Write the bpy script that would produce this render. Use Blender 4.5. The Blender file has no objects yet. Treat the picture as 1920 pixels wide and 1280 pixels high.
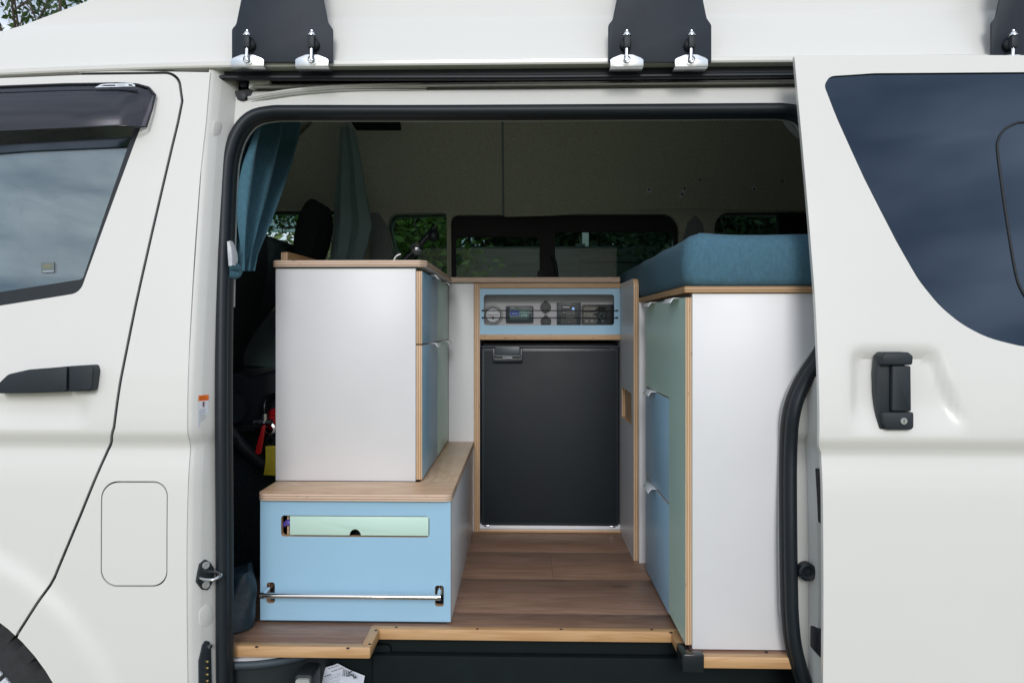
import bpy, bmesh, math, random
import numpy as np
from mathutils import Vector, Matrix
from mathutils.geometry import tessellate_polygon
random.seed(7)
SC = bpy.context.scene
COL = SC.collection
R = math.radians

# ------------------------------------------------------------------ camera
CAM = Vector((0.0, -1.883, 0.704)); YAW = R(1.6); F = 1493.0
PPX, PPY = 980.0 - F*math.tan(YAW), 613.0           # principal point, pixels of the 1920 x 1280 photo
cd = bpy.data.cameras.new('camera'); cam = bpy.data.objects.new('camera', cd); COL.objects.link(cam)
cam.location = CAM; cam.rotation_euler = (R(90), 0, YAW)
cd.sensor_width = 36.0; cd.lens = 36.0*F/1920.0
cd.shift_x = (960.0-PPX)/1920.0; cd.shift_y = (PPY-640.0)/1920.0
cd.clip_start = 0.02; cd.clip_end = 1000
SC.camera = cam
FV = Vector((-math.sin(YAW), math.cos(YAW), 0)); RV = Vector((math.cos(YAW), math.sin(YAW), 0)); UV = Vector((0, 0, 1))
def ray(px, py): return FV + RV*((px-PPX)/F) + UV*((PPY-py)/F)
def PY(px, py, y):
    r = ray(px, py); return CAM + r*((y-CAM.y)/r.y)
def PX(px, py, x):
    r = ray(px, py); return CAM + r*((x-CAM.x)/r.x)
def PZ(px, py, z):
    r = ray(px, py); return CAM + r*((z-CAM.z)/r.z)
def XZ(px, py, y):
    p = PY(px, py, y); return (p.x, p.z)

# ------------------------------------------------------------------ world, sun, exposure
SUN_EL, SUN_AZ = R(23), R(180)      # azimuth measured from +Y clockwise: behind the camera
w = bpy.data.worlds.new('World'); SC.world = w; w.use_nodes = True
nt = w.node_tree; nt.nodes.clear()
wo = nt.nodes.new('ShaderNodeOutputWorld'); bg = nt.nodes.new('ShaderNodeBackground')
sky = nt.nodes.new('ShaderNodeTexSky'); sky.sky_type = 'NISHITA'; sky.sun_disc = False
sky.sun_elevation = SUN_EL; sky.sun_rotation = SUN_AZ; sky.air_density = 1.0; sky.dust_density = 2.0
tc = nt.nodes.new('ShaderNodeTexCoord'); mp = nt.nodes.new('ShaderNodeMapping')
mp.inputs['Scale'].default_value = (1.0, 1.0, 2.6)
nz = nt.nodes.new('ShaderNodeTexNoise'); nz.inputs['Scale'].default_value = 3.4
nz.inputs['Detail'].default_value = 7; nz.inputs['Roughness'].default_value = 0.58
rp = nt.nodes.new('ShaderNodeValToRGB')
rp.color_ramp.elements[0].position = 0.38; rp.color_ramp.elements[0].color = (2.9, 3.7, 4.9, 1)
rp.color_ramp.elements[1].position = 0.62; rp.color_ramp.elements[1].color = (9.8, 10.3, 11.0, 1)
mx = nt.nodes.new('ShaderNodeMixRGB'); mx.inputs[0].default_value = 0.85
nt.links.new(tc.outputs['Generated'], mp.inputs['Vector']); nt.links.new(mp.outputs[0], nz.inputs['Vector'])
nt.links.new(nz.outputs['Fac'], rp.inputs[0]); nt.links.new(sky.outputs[0], mx.inputs[1]); nt.links.new(rp.outputs[0], mx.inputs[2])
nt.links.new(mx.outputs[0], bg.inputs['Color']); bg.inputs['Strength'].default_value = 0.092
nt.links.new(bg.outputs[0], wo.inputs['Surface'])
sd = bpy.data.lights.new('sun', 'SUN'); sd.energy = 1.05; sd.angle = R(20); sd.color = (1.0, 0.99, 0.98)
sun = bpy.data.objects.new('sun', sd); COL.objects.link(sun)
sdir = Vector((math.sin(SUN_AZ)*math.cos(SUN_EL), math.cos(SUN_AZ)*math.cos(SUN_EL), math.sin(SUN_EL)))
sun.rotation_euler = sdir.to_track_quat('Z', 'Y').to_euler()
vs = SC.view_settings; vs.view_transform = 'Standard'; vs.look = 'None'; vs.gamma = 1.0; vs.use_curve_mapping = False
vs.exposure = 0.50
SC.cycles.use_denoising = True
SC.cycles.max_bounces = 10; SC.cycles.diffuse_bounces = 8; SC.cycles.transparent_max_bounces = 16; SC.cycles.glossy_bounces = 5

# ------------------------------------------------------------------ materials
def lin(c): return tuple(((x/255)/12.92 if x/255 <= 0.04045 else ((x/255+0.055)/1.055)**2.4) for x in c)
M = {}
def mat(name, base, rough=0.5, metal=0.0, var=0.06, vscale=8.0, bump=0.0, bscale=200.0, coat=0.0, stretch=(1, 1, 1), spec=0.5, sheen=0.0, rvar=0.0, emit=None):
    m = bpy.data.materials.new(name); m.use_nodes = True; M[name] = m
    n = m.node_tree.nodes; l = m.node_tree.links; b = n['Principled BSDF']
    b.inputs['Roughness'].default_value = rough; b.inputs['Metallic'].default_value = metal
    b.inputs['Specular IOR Level'].default_value = spec
    b.inputs['Coat Weight'].default_value = coat; b.inputs['Coat Roughness'].default_value = 0.09
    b.inputs['Sheen Weight'].default_value = sheen
    t = n.new('ShaderNodeTexCoord'); mpn = n.new('ShaderNodeMapping'); mpn.inputs['Scale'].default_value = stretch
    l.new(t.outputs['Object'], mpn.inputs[0])
    if var > 0 or rvar > 0:
        z = n.new('ShaderNodeTexNoise'); z.inputs['Scale'].default_value = vscale; z.inputs['Detail'].default_value = 6
        z.inputs['Roughness'].default_value = 0.6
        l.new(mpn.outputs[0], z.inputs['Vector'])
        r_ = n.new('ShaderNodeValToRGB'); e = r_.color_ramp.elements
        e[0].position = 0.3; e[1].position = 0.7
        e[0].color = tuple(max(0, x*(1-var)) for x in base)+(1,); e[1].color = tuple(min(1, x*(1+var)) for x in base)+(1,)
        l.new(z.outputs['Fac'], r_.inputs[0]); l.new(r_.outputs[0], b.inputs['Base Color'])
        if rvar > 0:
            mr = n.new('ShaderNodeMapRange'); mr.inputs[3].default_value = rough-rvar; mr.inputs[4].default_value = rough+rvar
            l.new(z.outputs['Fac'], mr.inputs[0]); l.new(mr.outputs[0], b.inputs['Roughness'])
    else:
        b.inputs['Base Color'].default_value = tuple(base)+(1,)
    if bump > 0:
        z2 = n.new('ShaderNodeTexNoise'); z2.inputs['Scale'].default_value = bscale; z2.inputs['Detail'].default_value = 3
        l.new(mpn.outputs[0], z2.inputs['Vector'])
        bp = n.new('ShaderNodeBump'); bp.inputs['Strength'].default_value = bump; bp.inputs['Distance'].default_value = 0.003
        l.new(z2.outputs['Fac'], bp.inputs['Height']); l.new(bp.outputs[0], b.inputs['Normal'])
    if emit:
        b.inputs['Emission Color'].default_value = tuple(emit[:3])+(1,); b.inputs['Emission Strength'].default_value = emit[3]
    return m
mat('paint', (0.72, 0.714, 0.685), 0.30, var=0.008, vscale=3, coat=0.35, rvar=0.03)
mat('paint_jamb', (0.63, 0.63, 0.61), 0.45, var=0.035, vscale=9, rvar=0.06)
mat('rubber', (0.008, 0.013, 0.019), 0.5, spec=0.4, var=0.12, vscale=30, bump=0.05, bscale=400)
mat('plastic', (0.016, 0.023, 0.030), 0.52, spec=0.4, var=0.10, vscale=40, bump=0.10, bscale=900)
mat('plastic_gloss', (0.012, 0.016, 0.020), 0.18, var=0.05)
mat('black', (0.008, 0.011, 0.013), 0.6, var=0.1)
mat('step_plastic', (0.004, 0.0085, 0.010), 0.75, spec=0.2, var=0.2, vscale=14, bump=0.08, bscale=500)
mat('bracket', (0.014, 0.021, 0.034), 0.55, spec=0.35, var=0.10, vscale=26, bump=0.06, bscale=900)
mat('chrome', (0.82, 0.84, 0.87), 0.12, metal=1.0, var=0.02)
mat('zinc', (0.74, 0.77, 0.80), 0.28, metal=1.0, var=0.05, vscale=60)
mat('steel', (0.62, 0.64, 0.66), 0.24, metal=1.0, var=0.04)
mat('brass', (0.75, 0.55, 0.25), 0.3, metal=1.0, var=0.05)
mat('white_lam', (0.69, 0.693, 0.715), 0.36, var=0.02, vscale=6, rvar=0.10, bump=0.02, bscale=700)
mat('blue_lam', (0.315, 0.53, 0.71), 0.38, var=0.02, rvar=0.08, vscale=5, bump=0.02, bscale=700)
mat('green_lam', (0.55, 0.755, 0.67), 0.38, var=0.02, rvar=0.08, vscale=5, bump=0.02, bscale=700)
mat('white_handle', (0.80, 0.81, 0.83), 0.35, var=0.0)
mat('teal_fabric', (0.060, 0.150, 0.212), 0.9, var=0.15, vscale=170, stretch=(1, 1, 0.45), bump=0.5, bscale=900, sheen=0.03)
mat('curtain_fabric', (0.056, 0.150, 0.205), 0.92, var=0.16, vscale=190, stretch=(1, 1, 0.5), bump=0.4, bscale=900, sheen=0.05)
mat('curtain_back', (0.30, 0.42, 0.42), 0.92, var=0.18, vscale=380, bump=0.4, bscale=900, sheen=0.05)
mat('curtain_lining', (0.72, 0.74, 0.78), 0.85, var=0.05, vscale=200, bump=0.2, bscale=800)
mat('lining', (0.64, 0.65, 0.53), 0.95, var=0.16, vscale=150, bump=0.35, bscale=700)
mat('lining_grey', (0.28, 0.32, 0.32), 0.9, var=0.10, vscale=200, bump=0.25, bscale=700)
mat('carpet', (0.018, 0.028, 0.032), 1.0, var=0.9, vscale=320, bump=0.6, bscale=700)
mat('seat_fabric', (0.016, 0.024, 0.027), 0.9, var=0.25, vscale=300, bump=0.4, bscale=600)
mat('seat_mesh', (0.07, 0.115, 0.115), 0.85, var=0.55, vscale=500, bump=0.5, bscale=800)
mat('fridge_door', (0.008, 0.013, 0.017), 0.55, spec=0.35, rvar=0.08, var=0.08, vscale=5, bump=0.10, bscale=1100)
mat('fridge_trim', (0.016, 0.025, 0.032), 0.40, var=0.05)
mat('red', (0.62, 0.015, 0.02), 0.3, var=0.05)
mat('yellow', (0.60, 0.50, 0.03), 0.6, var=0.06, vscale=40)
mat('orange', (0.80, 0.17, 0.02), 0.5, var=0.1, vscale=90)
mat('sticker', (0.66, 0.69, 0.75), 0.5, var=0.02)
mat('ink', (0.06, 0.07, 0.09), 0.6, var=0)
mat('ink_grey', (0.36, 0.40, 0.46), 0.6, var=0)
mat('glass_label', (0.115, 0.15, 0.155), 0.5, var=0.05)
mat('glass_label_yellow', (0.17, 0.17, 0.10), 0.5, var=0.05)
mat('ink_pink', (0.62, 0.30, 0.36), 0.6, var=0)
mat('paper', (0.62, 0.66, 0.76), 0.75, var=0.05, vscale=40, bump=0.15, bscale=80)
mat('purple', (0.09, 0.06, 0.42), 0.4, var=0.1)
mat('bag', (0.010, 0.026, 0.038), 0.42, var=0.3, vscale=30, bump=0.3, bscale=90)
mat('bin', (0.013, 0.019, 0.023), 0.55, var=0.12, vscale=60, bump=0.2, bscale=700)
mat('bin_rim', (0.035, 0.05, 0.065), 0.5, var=0.4, vscale=500, bump=0.3, bscale=700)
mat('bag_liner', (0.70, 0.72, 0.76), 0.5, var=0.05)
mat('tyre', (0.018, 0.021, 0.023), 0.75, var=0.3, vscale=60, bump=0.3, bscale=300)
mat('gauge_face', (0.62, 0.64, 0.68), 0.4, var=0)
mat('shelf_grey', (0.50, 0.49, 0.52), 0.45, var=0.02)
mat('lcd', (0.055, 0.10, 0.105), 0.25, var=0.02, emit=(0.10, 0.22, 0.20, 0.15))
mat('lcd_blue', (0.008, 0.02, 0.13), 0.25, var=0.0, emit=(0.01, 0.03, 0.25, 0.25))
mat('lcd_text', (0.22, 0.42, 0.38), 0.4, var=0.0)
mat('led_blue', (0.20, 0.36, 0.70), 0.3, var=0, emit=(0.25, 0.45, 0.9, 0.4))
mat('device', (0.040, 0.055, 0.065), 0.4, var=0.06)
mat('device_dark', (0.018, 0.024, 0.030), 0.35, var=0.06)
mat('washer', (0.36, 0.37, 0.36), 0.5, var=0.1, vscale=60)
mat('bark', (0.085, 0.065, 0.05), 0.95, var=0.4, vscale=12, bump=0.8, bscale=30, stretch=(1, 1, 0.25))
mat('post_white', (0.55, 0.56, 0.56), 0.7, var=0.1)

def leaf_mat(name, c1, c2):
    m = bpy.data.materials.new(name); m.use_nodes = True; M[name] = m
    n = m.node_tree.nodes; l = m.node_tree.links; b = n['Principled BSDF']
    g = n.new('ShaderNodeNewGeometry'); r_ = n.new('ShaderNodeValToRGB')
    r_.color_ramp.elements[0].color = c1+(1,); r_.color_ramp.elements[1].color = c2+(1,)
    l.new(g.outputs['Random Per Island'], r_.inputs[0]); l.new(r_.outputs[0], b.inputs['Base Color'])
    b.inputs['Roughness'].default_value = 0.45
    tr = n.new('ShaderNodeBsdfTranslucent'); l.new(r_.outputs[0], tr.inputs[0])
    ms = n.new('ShaderNodeMixShader'); ms.inputs[0].default_value = 0.35
    l.new(b.outputs[0], ms.inputs[1]); l.new(tr.outputs[0], ms.inputs[2]); l.new(ms.outputs[0], n['Material Output'].inputs[0])
leaf_mat('leaf', (0.020, 0.050, 0.012), (0.085, 0.150, 0.030))
leaf_mat('leaf_dark', (0.012, 0.032, 0.014), (0.045, 0.085, 0.030))
leaf_mat('leaf_bright', (0.06, 0.13, 0.015), (0.16, 0.26, 0.04))

def ground_mat():
    m = mat('grass_ground', (0.195, 0.195, 0.115), 0.95, var=0.55, vscale=1.3, bump=0.8, bscale=60)
ground_mat()

def glass_mat(name, tint, refl, rcol=(1, 1, 1), rough=0.01):
    """thin automotive glass: tinted transmission plus a mirror-like film, more at grazing angles"""
    m = bpy.data.materials.new(name); m.use_nodes = True; M[name] = m
    n = m.node_tree.nodes; l = m.node_tree.links; n.remove(n['Principled BSDF'])
    t = n.new('ShaderNodeBsdfTransparent'); t.inputs[0].default_value = tint+(1,)
    g = n.new('ShaderNodeBsdfGlossy'); g.inputs[0].default_value = rcol+(1,); g.inputs['Roughness'].default_value = rough
    fr = n.new('ShaderNodeFresnel'); fr.inputs[0].default_value = 1.5
    ad = n.new('ShaderNodeMath'); ad.operation = 'ADD'; ad.inputs[1].default_value = refl; ad.use_clamp = True
    l.new(fr.outputs[0], ad.inputs[0])
    ms = n.new('ShaderNodeMixShader'); l.new(ad.outputs[0], ms.inputs[0]); l.new(t.outputs[0], ms.inputs[1]); l.new(g.outputs[0], ms.inputs[2])
    l.new(ms.outputs[0], n['Material Output'].inputs[0])
glass_mat('glass_front', (0.55, 0.68, 0.68), 0.17, (0.92, 0.97, 1.0))
glass_mat('glass_privacy', (0.03, 0.05, 0.07), 0.085, (0.52, 0.68, 0.90), 0.07)
glass_mat('glass_far', (0.40, 0.50, 0.47), -0.032)
glass_mat('glass_far_clear', (0.93, 0.97, 0.95), 0.0)
glass_mat('visor', (0.34, 0.33, 0.37), 0.03, (0.9, 0.9, 1.0), 0.22)
glass_mat('clear_plastic', (0.62, 0.68, 0.70), 0.0)

def ply_mat(name, axis, c_light=(0.70, 0.48, 0.295), c_dark=(0.27, 0.14, 0.07), off=0.0):
    """laminated birch edge: layers across 'axis', streaks along the rest"""
    m = bpy.data.materials.new(name); m.use_nodes = True; M[name] = m
    n = m.node_tree.nodes; l = m.node_tree.links; b = n['Principled BSDF']; b.inputs['Roughness'].default_value = 0.5
    t = n.new('ShaderNodeTexCoord'); s = n.new('ShaderNodeSeparateXYZ'); l.new(t.outputs['Object'], s.inputs[0])
    st = [26.0, 26.0, 26.0]; st['xyz'.index(axis)] = 400.0
    mpn = n.new('ShaderNodeMapping'); mpn.inputs['Scale'].default_value = st; l.new(t.outputs['Object'], mpn.inputs[0])
    z = n.new('ShaderNodeTexNoise'); z.inputs['Scale'].default_value = 1.0; z.inputs['Detail'].default_value = 5; l.new(mpn.outputs[0], z.inputs['Vector'])
    mu = n.new('ShaderNodeMath'); mu.operation = 'MULTIPLY_ADD'; mu.inputs[1].default_value = 2*math.pi/0.0060; mu.inputs[2].default_value = off
    l.new(s.outputs['XYZ'.index(axis.upper())], mu.inputs[0])
    jt = n.new('ShaderNodeMath'); jt.operation = 'MULTIPLY_ADD'; jt.inputs[1].default_value = 1.1; l.new(z.outputs['Fac'], jt.inputs[0]); l.new(mu.outputs[0], jt.inputs[2])
    si = n.new('ShaderNodeMath'); si.operation = 'SINE'; l.new(jt.outputs[0], si.inputs[0])
    r_ = n.new('ShaderNodeValToRGB'); e = r_.color_ramp.elements
    e[0].position = 0.0; e[0].color = tuple(0.12*a+0.88*d for a, d in zip(c_light, c_dark))+(1,); e[1].position = 0.55; e[1].color = c_light+(1,)
    mr = n.new('ShaderNodeMapRange'); mr.inputs[1].default_value = -1; mr.inputs[2].default_value = 1; l.new(si.outputs[0], mr.inputs[0]); l.new(mr.outputs[0], r_.inputs[0])
    # sparse dark knots and glue voids
    st2 = [35.0, 35.0, 35.0]; st2['xyz'.index(axis)] = 260.0
    mp2 = n.new('ShaderNodeMapping'); mp2.inputs['Scale'].default_value = st2; l.new(t.outputs['Object'], mp2.inputs[0])
    z3 = n.new('ShaderNodeTexNoise'); z3.inputs['Scale'].default_value = 1.0; z3.inputs['Detail'].default_value = 1; l.new(mp2.outputs[0], z3.inputs['Vector'])
    r3 = n.new('ShaderNodeValToRGB'); r3.color_ramp.elements[0].position = 0.74; r3.color_ramp.elements[0].color = (0, 0, 0, 1); r3.color_ramp.elements[1].position = 0.78; r3.color_ramp.elements[1].color = (1, 1, 1, 1)
    l.new(z3.outputs['Fac'], r3.inputs[0])
    m2 = n.new('ShaderNodeMixRGB'); m2.inputs[2].default_value = (0.07, 0.04, 0.028, 1); l.new(r3.outputs[0], m2.inputs[0]); l.new(r_.outputs[0], m2.inputs[1])
    m3 = n.new('ShaderNodeMixRGB'); m3.blend_type = 'MULTIPLY'; m3.inputs[0].default_value = 0.35
    r4 = n.new('ShaderNodeValToRGB'); r4.color_ramp.elements[0].color = (0.5, 0.45, 0.4, 1); l.new(z.outputs['Fac'], r4.inputs[0])
    l.new(m2.outputs[0], m3.inputs[1]); l.new(r4.outputs[0], m3.inputs[2]); l.new(m3.outputs[0], b.inputs['Base Color'])
for a in 'xyz': ply_mat('ply_'+a, a)
ply_mat('ply_pink_z', 'z', (0.76, 0.58, 0.45), (0.32, 0.17, 0.11))
ply_mat('ply_warm_z', 'z', (0.52, 0.33, 0.17), (0.22, 0.11, 0.05))

def wood_mat(name, cols, axis='x', scale=(1.2, 9, 9), rough=0.4, bump=0.12, contrast=(0.25, 0.8), knots=0.0, fine=60):
    """grain running along X (or Y): stretched noise bands, fine pores, offset per object"""
    m = bpy.data.materials.new(name); m.use_nodes = True; M[name] = m
    n = m.node_tree.nodes; l = m.node_tree.links; b = n['Principled BSDF']; b.inputs['Roughness'].default_value = rough
    t = n.new('ShaderNodeTexCoord'); oi = n.new('ShaderNodeObjectInfo')
    ml = n.new('ShaderNodeMath'); ml.operation = 'MULTIPLY'; ml.inputs[1].default_value = 37.0; l.new(oi.outputs['Random'], ml.inputs[0])
    cb = n.new('ShaderNodeCombineXYZ'); l.new(ml.outputs[0], cb.inputs[0]); l.new(ml.outputs[0], cb.inputs[1])
    va = n.new('ShaderNodeVectorMath'); va.operation = 'ADD'; l.new(t.outputs['Object'], va.inputs[0]); l.new(cb.outputs[0], va.inputs[1])
    mpn = n.new('ShaderNodeMapping'); mpn.inputs['Scale'].default_value = scale; l.new(va.outputs[0], mpn.inputs[0])
    z = n.new('ShaderNodeTexNoise'); z.inputs['Scale'].default_value = 1.0; z.inputs['Detail'].default_value = 6; z.inputs['Distortion'].default_value = 0.5; l.new(mpn.outputs[0], z.inputs['Vector'])
    # growth rings from the noise itself -> cathedral figures
    rg = n.new('ShaderNodeMath'); rg.operation = 'MULTIPLY'; rg.inputs[1].default_value = 46.0; l.new(z.outputs['Fac'], rg.inputs[0])
    sn = n.new('ShaderNodeMath'); sn.operation = 'SINE'; l.new(rg.outputs[0], sn.inputs[0])
    mr = n.new('ShaderNodeMapRange'); mr.inputs[1].default_value = -1; mr.inputs[2].default_value = 1; mr.inputs[3].default_value = -0.09; mr.inputs[4].default_value = 0.09; l.new(sn.outputs[0], mr.inputs[0])
    mp2 = n.new('ShaderNodeMapping'); fs = [fine*5]*3; fs['xyz'.index(axis)] = fine*0.12; mp2.inputs['Scale'].default_value = fs; l.new(va.outputs[0], mp2.inputs[0])
    z2 = n.new('ShaderNodeTexNoise'); z2.inputs['Scale'].default_value = 1.0; z2.inputs['Detail'].default_value = 4; l.new(mp2.outputs[0], z2.inputs['Vector'])
    m1 = n.new('ShaderNodeMath'); m1.operation = 'MULTIPLY_ADD'; m1.inputs[1].default_value = 0.55; l.new(z2.outputs['Fac'], m1.inputs[0]); l.new(mr.outputs[0], m1.inputs[2])
    m2 = n.new('ShaderNodeMath'); m2.operation = 'MULTIPLY_ADD'; m2.inputs[1].default_value = 0.5; l.new(z.outputs['Fac'], m2.inputs[0]); l.new(m1.outputs[0], m2.inputs[2])
    r_ = n.new('ShaderNodeValToRGB'); e = r_.color_ramp.elements
    e[0].position = contrast[0]; e[0].color = cols[0]+(1,); e[1].position = contrast[1]; e[1].color = cols[-1]+(1,)
    if len(cols) > 2:
        x = e.new(0.5*(contrast[0]+contrast[1])); x.color = cols[1]+(1,)
    l.new(m2.outputs[0], r_.inputs[0]); out = r_.outputs[0]
    mrb = n.new('ShaderNodeMapRange'); mrb.inputs[3].default_value = 0.96; mrb.inputs[4].default_value = 1.04; l.new(oi.outputs['Random'], mrb.inputs[0])
    mm = n.new('ShaderNodeVectorMath'); mm.operation = 'SCALE'; l.new(out, mm.inputs[0]); l.new(mrb.outputs[0], mm.inputs['Scale']); out = mm.outputs[0]
    if knots > 0:
        mp3 = n.new('ShaderNodeMapping'); k = [7.0]*3; k['xyz'.index(axis)] = 3.2; mp3.inputs['Scale'].default_value = k; l.new(va.outputs[0], mp3.inputs[0])
        v = n.new('ShaderNodeTexVoronoi'); v.inputs['Scale'].default_value = 1.0; l.new(mp3.outputs[0], v.inputs['Vector'])
        r3 = n.new('ShaderNodeValToRGB'); r3.color_ramp.elements[0].position = 0.03; r3.color_ramp.elements[0].color = (0.25, 0.22, 0.2, 1); r3.color_ramp.elements[1].position = 0.12; r3.color_ramp.elements[1].color = (1, 1, 1, 1)
        l.new(v.outputs['Distance'], r3.inputs[0])
        mk = n.new('ShaderNodeMixRGB'); mk.blend_type = 'MULTIPLY'; mk.inputs[0].default_value = knots; l.new(out, mk.inputs[1]); l.new(r3.outputs[0], mk.inputs[2]); out = mk.outputs[0]
    l.new(out, b.inputs['Base Color'])
    bp = n.new('ShaderNodeBump'); bp.inputs['Strength'].default_value = bump; bp.inputs['Distance'].default_value = 0.002
    l.new(m1.outputs[0], bp.inputs['Height']); l.new(bp.outputs[0], b.inputs['Normal'])
wood_mat('floor_vinyl', ((0.17, 0.090, 0.056), (0.285, 0.166, 0.112), (0.385, 0.24, 0.172)), 'x', (2.0, 17, 17), 0.42, 0.15, (0.26, 0.82), 0.8, 85)
wood_mat('trim_wood', ((0.42, 0.225, 0.095), (0.53, 0.31, 0.145), (0.60, 0.38, 0.20)), 'x', (2, 22, 22), 0.45, 0.08, (0.25, 0.8), 0.0, 60)
wood_mat('trim_wood_y', ((0.42, 0.225, 0.095), (0.53, 0.31, 0.145), (0.60, 0.38, 0.20)), 'y', (22, 2, 22), 0.45, 0.08, (0.25, 0.8), 0.0, 60)
wood_mat('bench_wood', ((0.56, 0.35, 0.20), (0.70, 0.48, 0.31), (0.78, 0.58, 0.42)), 'x', (3, 9, 9), 0.38, 0.05, (0.25, 0.85), 0.0, 50)
wood_mat('bench_wood_y', ((0.50, 0.32, 0.19), (0.64, 0.45, 0.29), (0.74, 0.56, 0.40)), 'y', (9, 2.2, 9), 0.38, 0.05, (0.25, 0.85), 0.0, 50)
wood_mat('fence_wood', ((0.028, 0.034, 0.032), (0.060, 0.070, 0.066), (0.105, 0.115, 0.11)), 'x', (0.8, 12, 12), 0.9, 0.4, (0.25, 0.8), 0.6, 30)
wood_mat('ply_face', ((0.32, 0.165, 0.06), (0.45, 0.25, 0.10), (0.52, 0.31, 0.14)), 'y', (14, 3, 14), 0.45, 0.05, (0.25, 0.85), 0.0, 50)

# ------------------------------------------------------------------ mesh helpers
def link(name, me, parent=None):
    o = bpy.data.objects.new(name, me); COL.objects.link(o)
    if parent is not None: o.parent = parent
    return o
def tag(o, label=None, cat=None, group=None, kind=None):
    if label: o['label'] = label
    if cat: o['category'] = cat
    if group: o['group'] = group
    if kind: o['kind'] = kind
    return o
def thing(name, label, cat, group=None, loc=(0, 0, 0)):
    o = bpy.data.objects.new(name, None); COL.objects.link(o); o.location = loc; o.empty_display_size = 0.1
    return tag(o, label, cat, group)
def finish(bm, name, mats, parent=None, smooth=None, bevel=0.0, bseg=2, loc=None):
    """bmesh -> object; loc = world origin of the mesh (vertices are given in world space)"""
    bmesh.ops.remove_doubles(bm, verts=bm.verts, dist=1e-6)
    bmesh.ops.recalc_face_normals(bm, faces=bm.faces)
    if bevel > 0:
        ed = [e for e in bm.edges if len(e.link_faces) == 2 and e.calc_face_angle(0) > R(40)]
        bmesh.ops.bevel(bm, geom=ed, offset=bevel, segments=bseg, profile=0.5, affect='EDGES', clamp_overlap=True)
    me = bpy.data.meshes.new(name)
    bm.to_mesh(me); bm.free()
    for m in (mats if isinstance(mats, (list, tuple)) else [mats]): me.materials.append(M[m])
    if smooth is not None:
        for p in me.polygons: p.use_smooth = True
        me.set_sharp_from_angle(angle=R(smooth))
    o = link(name, me, parent)
    if parent is not None:
        pass
    return o
def bm_box(bm, x0, x1, y0, y1, z0, z1, mi=0):
    v = [bm.verts.new(p) for p in ((x0, y0, z0), (x1, y0, z0), (x1, y1, z0), (x0, y1, z0), (x0, y0, z1), (x1, y0, z1), (x1, y1, z1), (x0, y1, z1))]
    for f in ((0, 3, 2, 1), (4, 5, 6, 7), (0, 1, 5, 4), (1, 2, 6, 5), (2, 3, 7, 6), (3, 0, 4, 7)):
        bm.faces.new([v[i] for i in f]).material_index = mi
    return v
def box(name, x0, x1, y0, y1, z0, z1, m, parent=None, bevel=0.0, smooth=None, bseg=2):
    bm = bmesh.new(); bm_box(bm, x0, x1, y0, y1, z0, z1)
    return finish(bm, name, m, parent, smooth if smooth is not None else (35 if bevel else None), bevel, bseg)
def panel(name, x0, x1, y0, y1, z0, z1, axis, face, edge, parent=None, bevel=0.0012):
    """board: faces across 'axis' in the laminate, the other four in ply edge"""
    o = box(name, x0, x1, y0, y1, z0, z1, [face, edge], parent, bevel)
    k = 'xyz'.index(axis)
    for p in o.data.polygons: p.material_index = 0 if abs(p.normal[k]) > 0.9 else 1
    return o
def to3(p, plane, a):
    return {'xz': (p[0], a, p[1]), 'xy': (p[0], p[1], a), 'yz': (a, p[0], p[1])}[plane]
def bm_prism(bm, outer, plane, a0, a1, holes=(), mi=0, side_mi=None):
    """extrude a 2D polygon (with holes) between a0 and a1"""
    loops = [list(outer)]+[list(h) for h in holes]
    side_mi = mi if side_mi is None else side_mi
    flat = [p for lp in loops for p in lp]
    v0 = [bm.verts.new(to3(p, plane, a0)) for p in flat]; v1 = [bm.verts.new(to3(p, plane, a1)) for p in flat]
    if len(loops) == 1 and len(outer) > 2:
        bm.faces.new(v0).material_index = mi; bm.faces.new(v1[::-1]).material_index = mi
    else:
        for t in tessellate_polygon([[Vector((p[0], p[1], 0)) for p in lp] for lp in loops]):
            try:
                bm.faces.new([v0[i] for i in t]).material_index = mi; bm.faces.new([v1[i] for i in reversed(t)]).material_index = mi
            except ValueError: pass
    k = 0
    for lp in loops:
        for i in range(len(lp)):
            j = (i+1) % len(lp)
            bm.faces.new([v0[k+i], v0[k+j], v1[k+j], v1[k+i]]).material_index = side_mi
        k += len(lp)
def prism(name, outer, plane, a0, a1, m, parent=None, holes=(), bevel=0.0, smooth=None, side=None, bseg=2):
    bm = bmesh.new(); mats = [m] if side is None else [m, side]
    bm_prism(bm, outer, plane, a0, a1, holes, 0, 0 if side is None else 1)
    return finish(bm, name, mats, parent, smooth if smooth is not None else (35 if bevel else None), bevel, bseg)
def rounded(pts, rad, n=6):
    """round the corners of a polygon; rad a number or one per corner"""
    out = []; N = len(pts)
    for i in range(N):
        r = rad[i] if isinstance(rad, (list, tuple)) else rad
        p = Vector(pts[i]); a = Vector(pts[i-1])-p; b = Vector(pts[(i+1) % N])-p
        if r <= 0: out.append(tuple(p)); continue
        la, lb = a.length, b.length; a.normalize(); b.normalize()
        ang = a.angle(b); d = min(r/math.tan(ang/2), la*0.49, lb*0.49); r2 = d*math.tan(ang/2)
        c = p+(a+b).normalized()*(r2/math.sin(ang/2)); s = p+a*d-c; e = p+b*d-c
        t0 = math.atan2(s.y, s.x); t1 = math.atan2(e.y, e.x); dt = (t1-t0+math.pi) % (2*math.pi)-math.pi
        for k in range(n+1):
            t = t0+dt*k/n; out.append((c.x+r2*math.cos(t), c.y+r2*math.sin(t)))
    return out
def rrect(x0, x1, z0, z1, r, n=5): return rounded([(x0, z0), (x1, z0), (x1, z1), (x0, z1)], r, n)
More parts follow.
